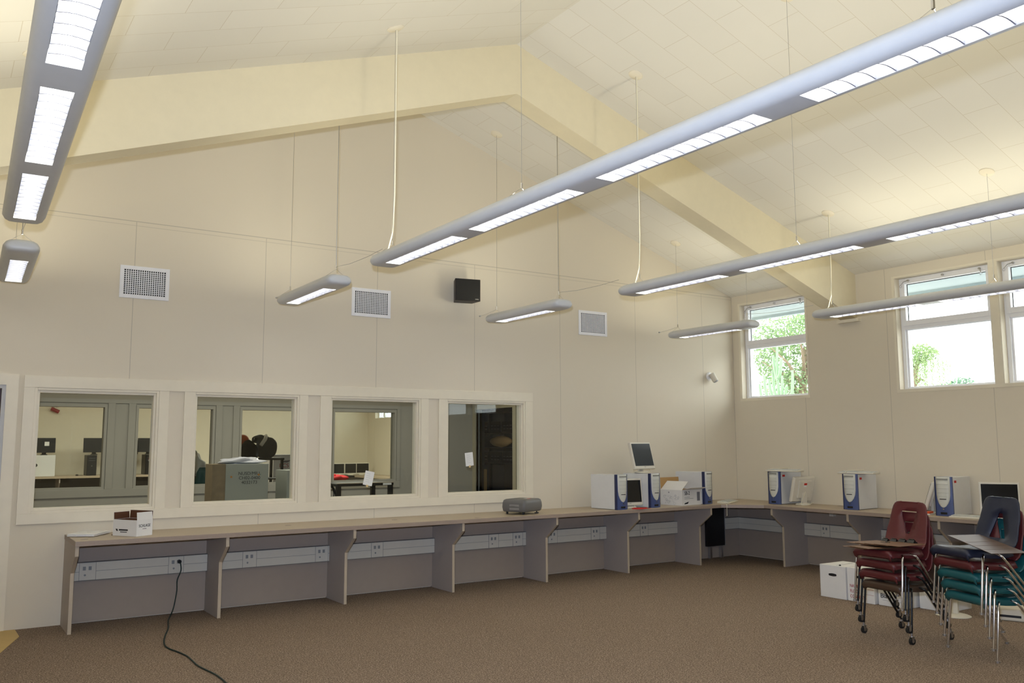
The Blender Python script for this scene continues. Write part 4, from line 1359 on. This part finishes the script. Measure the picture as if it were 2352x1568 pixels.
MB().tube([(0.0, 0.04, 0.012), (0.06, 0.1, 0.006), (0.12, 0.12, 0.006)], 0.004, 6).build('cord', dark_m, t)
t = T('fire_strobe', 'red alarm strobe high on the lab end wall', 'alarm', (-7.30, 12.558, 2.36))
MB().box(-0.07, 0.07, -0.025, -0.001, 0.0, 0.03).tube([(0, -0.02, 0.0), (0.0, -0.05, -0.05)], 0.012, 8).build('bracket', beige_m, t)
MB().tube([(-0.07, -0.06, -0.04), (0.08, -0.09, -0.11)], 0.04, 12).build('head', M('alarm_red', (140, 32, 34), 0.4), t)
GX = 'white framed monitors on the lab window counter'
for i, (x, y) in enumerate(((-1.06, 11.9), (-0.72, 11.95), (-0.40, 12.0))):
    monitor('white framed monitor on the lab window counter, %s of three' % ('left', 'middle', 'right')[i], (x, y, 0.781), D2R(-3), 0.03, 0.165, case=beige_m, scr=black_m, w=0.16 if i < 2 else 0.2, h=0.135, base_r=0.08)['group'] = GX
bpy.data.objects['lab_counter'].location.z += 0
t = T('lab_counter', 'dark low counter below the white framed monitors in the lab', 'counter', (-1.2, 12.1, 0))
P('worktop', B(-3.5, -0.76, 11.6, 12.5, 0.74, 0.78), dark_m, t)
P('modesty_panel', B(-3.5, -0.76, 12.4, 12.5, 0, 0.74), bpy.data.materials['dark_panel'], t)
t = T('lab_desk', 'dark desk in the lab under a red cloth', 'desk', (-1.9, 9.4, 0))
B(-1.1, 1.1, -0.4, 0.4, 0.72, 0.75).build('desktop', dark_m, t, bevel=0.003)
for x in (-1.0, 1.0):
    for y in (-0.35, 0.35):
        B(x - 0.025, x + 0.025, y - 0.025, y + 0.025, 0, 0.72).build('leg', black_m, t)
t = T('cloth', 'crumpled red cloth on the dark lab desk', 'cloth', (-2.22, 9.2, 0.751))
MB().blob((0, 0, 0.03), (0.24, 0.16, 0.10), 9, 0.35, flat=-0.029).build('cloth', red_cloth, t, smooth=True)
t = T('wall_switch', 'grey and white wall plates on the lab end wall', 'switch', (-2.0, 12.558, 2.12))
B(-0.05, 0.05, -0.012, -0.001, -0.06, 0.06).build('plate', white_vinyl, t)
B(-0.015, 0.015, -0.016, -0.012, -0.03, 0.03).build('rocker', steel, t)

t = T('lab_table', 'black framed table in the lab carrying a black bag', 'table', (-5.05, 5.6, 0))
B(-0.40, 0.38, -0.25, 0.35, 1.29, 1.325).build('tabletop', black_m, t, bevel=0.003)
for x, y in ((-0.37, -0.22), (0.35, -0.22), (-0.37, 0.32), (0.35, 0.32)):
    B(x - 0.02, x + 0.02, y - 0.02, y + 0.02, 0, 1.29).build('leg', black_m, t)
B(-0.35, 0.33, -0.23, 0.33, 0.98, 1.0).build('lower_shelf', black_m, t)
t = T('duffel_bag', 'black bag with white stripe slumped on the lab table', 'bag', (-5.0, 5.65, 1.326))
MB().blob((0.12, 0, 0.14), (0.17, 0.15, 0.21), 12, 0.16, flat=-0.139).blob((-0.18, 0, 0.09), (0.17, 0.15, 0.17), 4, 0.14, flat=-0.089).blob((0.0, -0.03, 0.29), (0.12, 0.10, 0.075), 8, 0.2).build('body', bag_m, t, smooth=True)
MB().tube([(0.09, -0.08, 0.365), (0.055, -0.15, 0.30), (-0.02, -0.17, 0.20)], [0.025, 0.032, 0.03], 8).build('stripe', white_f, t, smooth=True)
MB().tube([(-0.08 + 0.02 * math.cos(a), -0.06, 0.31 + 0.02 * math.sin(a)) for a in [k * 0.63 for k in range(11)]], 0.004, 6).build('ring', steel, t)
t = T('basketball', 'orange basketball resting on the black bag', 'ball', (-5.23, 5.76, 1.60))
MB().lathe([(0.001, -0.1)] + [(0.1 * math.sin(a * PI / 14), -0.1 * math.cos(a * PI / 14)) for a in range(1, 14)] + [(0.001, 0.1)]).build('skin', ball_m, t, smooth=True)
sm2 = MB()
for ax in range(2):
    sm2.tube([(0.1 * math.cos(a * PI / 14), 0.1 * math.sin(a * PI / 14), 0) if ax == 0 else (0.1 * math.cos(a * PI / 14), 0, 0.1 * math.sin(a * PI / 14)) for a in range(29)], 0.0025, 5, caps=False)
sm2.build('seam', black_m, t)
t = T('shipping_box', 'white cardboard box with red BCS lettering in the lab', 'box', (-4.27, 6.7, 0.0))
B(-0.20, 0.20, -0.2, 0.2, 0.76, 1.36).build('body', card_w, t, bevel=0.003)
B(-0.205, 0.205, -0.205, 0.205, 1.30, 1.364).build('lid', card_w, t, bevel=0.002)
text(t, 'BCS', 0.10, (-0.01, -0.2012, 1.17), (PI / 2, 0, 0), ink_r)
MB().prism([(-0.09, 1.25), (0.13, 1.27), (0.05, 1.225), (-0.02, 1.225)], -0.2012, -0.2002, 1).build('printed_mark', ink_g, t)
B(-0.22, 0.22, -0.22, 0.22, 0.0, 0.755).build('plinth', bpy.data.materials['dark_panel'], t)
t = T('paper_sack', 'crumpled white paper sack on a red desk edge in the lab', 'bag', (-5.93, 6.0, 1.05))
MB().blob((0, 0, 0.16), (0.15, 0.12, 0.19), 21, 0.22, flat=-0.155).build('sack', paper, t, smooth=True)
t = T('lab_table', 'dark red desk behind the left opening of the second window', 'desk', (-6.05, 6.05, 0))
B(-0.40, 0.42, -0.25, 0.3, 1.02, 1.05).build('desktop', M('dark_red_wood', (96, 46, 34), 0.5), t)
for x in (-0.36, 0.38):
    B(x - 0.02, x + 0.02, -0.22, 0.27, 0, 1.02).build('leg', black_m, t)
t = T('shell_chair', 'dark teal chair back in front of the dark red desk', 'chair', (-5.95, 5.1, 0), D2R(160))
MB().loft([[(x, y + 0.05 * (x / w) ** 2, z) for x in (-w, -w * 0.5, 0, w * 0.5, w)] for y, z, w in ((0.0, 0.78, 0.17), (0.03, 0.95, 0.165), (0.05, 1.12, 0.14), (0.055, 1.2, 0.10))], closed=False, caps=False).build('backrest', teal, t, smooth=True, solid=0.012)
B(-0.18, 0.18, -0.36, 0.0, 0.74, 0.765).build('seat', teal, t, bevel=0.01)
for x, y in ((-0.16, -0.32), (0.16, -0.32), (-0.16, -0.03), (0.16, -0.03)):
    MB().tube([(x, y, 0.0), (x, y, 0.74)], 0.012, 8).build('leg', blk_metal, t)


# ------------------------------------------------------------------ trees outside
def leaves(mb, n, centre, rad, size, rnd, droop=0.0):
    for _ in range(n):
        while True:
            p = Vector((rnd.uniform(-1, 1), rnd.uniform(-1, 1), rnd.uniform(-1, 1)))
            if 0.25 < p.length < 1:
                break
        p = Vector((centre[0] + p.x * rad[0], centre[1] + p.y * rad[1], centre[2] + p.z * rad[2]))
        a = Vector((rnd.gauss(0, 1), rnd.gauss(0, 1), rnd.gauss(0, 0.7))).normalized()
        b = a.cross(Vector((rnd.gauss(0, 1), rnd.gauss(0, 1), rnd.gauss(0, 1)))).normalized()
        s = size * rnd.uniform(0.6, 1.3)
        mb.quad([p - a * s, p + b * s * 0.45, p + a * s, p - b * s * 0.45])


rnd = random.Random(11)
t = T('tree', 'broad leafy green tree filling the corner window', 'tree', (13.0, 8.9, -0.1))
tr_ = MB().tube([(0, 0, 0), (0.05, 0, 1.6), (-0.05, 0.1, 3.0), (0.0, 0.0, 4.6)], [0.20, 0.16, 0.12, 0.05], 10)
for k in range(9):
    a = k * 0.74
    tr_.tube([(0, 0, 2.2 + 0.25 * k), (0.7 * math.cos(a), 0.7 * math.sin(a), 2.9 + 0.3 * k), (1.3 * math.cos(a), 1.3 * math.sin(a), 3.2 + 0.33 * k)], [0.06, 0.04, 0.015], 7)
tr_.build('trunk', bark, t, smooth=True)
cr = MB()
for (c, r, n) in (((0, 0.9, 4.2), (0.9, 0.75, 0.75), 1700), ((0.2, -0.1, 5.0), (1.0, 0.9, 0.7), 1700), ((0, -1.2, 4.75), (0.9, 0.6, 0.55), 1000), ((-0.2, 0.75, 3.4), (0.8, 0.65, 0.5), 900), ((0.1, -1.35, 3.9), (0.7, 0.4, 0.5), 550), ((0.3, 0.9, 5.4), (1, 0.9, 0.6), 1200), ((0, -0.9, 5.6), (1, 0.9, 0.6), 1200), ((-0.1, 0.1, 3.5), (0.7, 0.5, 0.6), 700), ((0, -0.55, 3.15), (0.6, 0.35, 0.4), 260), ((0, 0.5, 2.7), (0.7, 0.7, 0.35), 300), ((0, 1.5, 4.7), (0.8, 0.45, 0.8), 800)):
    leaves(cr, n, c, r, 0.058, rnd)
cr.build('crown', leaf_a, t)
t = T('cactus', 'tall candelabra cactus with upright arms low in the corner window', 'cactus', (7.0, 5.0, -0.1))
ck = MB()
arms = [((0, 0, 0), (0, 0, 1.5), (0, 0.0, 2.6), (0, 0.03, 3.3), (0, 0.0, 3.9))]
for dy, zt, z0 in ((0.62, 3.05, 2.35), (0.46, 3.25, 2.45), (0.30, 3.15, 2.5), (0.17, 3.35, 2.55), (-0.12, 3.2, 2.5), (-0.26, 2.95, 2.5), (-0.45, 3.3, 2.4), (0.14, 3.7, 3.1), (-0.12, 3.62, 3.15)):
    arms.append(((0, 0, z0), (0.05 * dy, dy * 0.55, z0 + 0.12), (0.1 * dy, dy * 0.92, z0 + 0.4), (0.1 * dy, dy, zt)))
for a in arms:
    pts = loop([Vector(p) for p in a], 5)
    ck.tube(pts, [0.042 - 0.016 * (k / (len(pts) - 1)) ** 3 for k in range(len(pts))], 7)
ck.build('stem', cactus_m, t, smooth=False)
t = T('tree', 'drooping willow-like tree at the left of the wide window', 'tree', (25.0, 12.9, -0.1))
MB().tube([(0, 0.3, 0), (0.1, 0.2, 2.5), (0, -0.1, 4.2), (0.0, -0.4, 5.2)], [0.25, 0.2, 0.14, 0.05], 10).tube([(0, 0.1, 3.8), (0, -0.4, 4.3), (0, -0.6, 4.2)], [0.08, 0.06, 0.03], 7).build('trunk', bark, t, smooth=True)
cr = MB()
leaves(cr, 900, (0, -0.45, 5.35), (0.7, 0.75, 0.42), 0.075, rnd)
leaves(cr, 300, (0, 0.4, 5.1), (0.7, 0.6, 0.5), 0.09, rnd)
for k in range(150):
    x, y = rnd.uniform(-0.8, 0.8), rnd.uniform(-1.45, 0.9)
    z = 5.5 - 0.35 * abs(y + 0.4) - rnd.uniform(0, 0.3)
    ln = rnd.uniform(0.35, 1.7)
    for j in range(int(ln * 22)):
        q = Vector((x + rnd.gauss(0, 0.02), y + rnd.gauss(0, 0.02), z - j / 22))
        d = Vector((rnd.gauss(0, 0.3), rnd.gauss(0, 0.4), -1)).normalized() * 0.075
        s = Vector((rnd.gauss(0, 1), rnd.gauss(0, 1), 0)).normalized() * 0.024
        cr.quad([q, q + d * 0.5 + s, q + d, q + d * 0.5 - s])
cr.build('crown', leaf_b, t)
t = T('bush', 'rounded treetop low in the middle of the wide window', 'tree', (29.0, 13.1, -0.1))
MB().tube([(0, 0, 0), (0, 0, 3.6)], [0.2, 0.1], 8).build('trunk', bark, t)
cr = MB()
leaves(cr, 800, (0, -0.1, 4.0), (0.8, 0.7, 0.6), 0.08, rnd)
leaves(cr, 350, (0, 0.75, 3.95), (0.7, 0.6, 0.38), 0.08, rnd)
cr.build('crown', leaf_c, t)
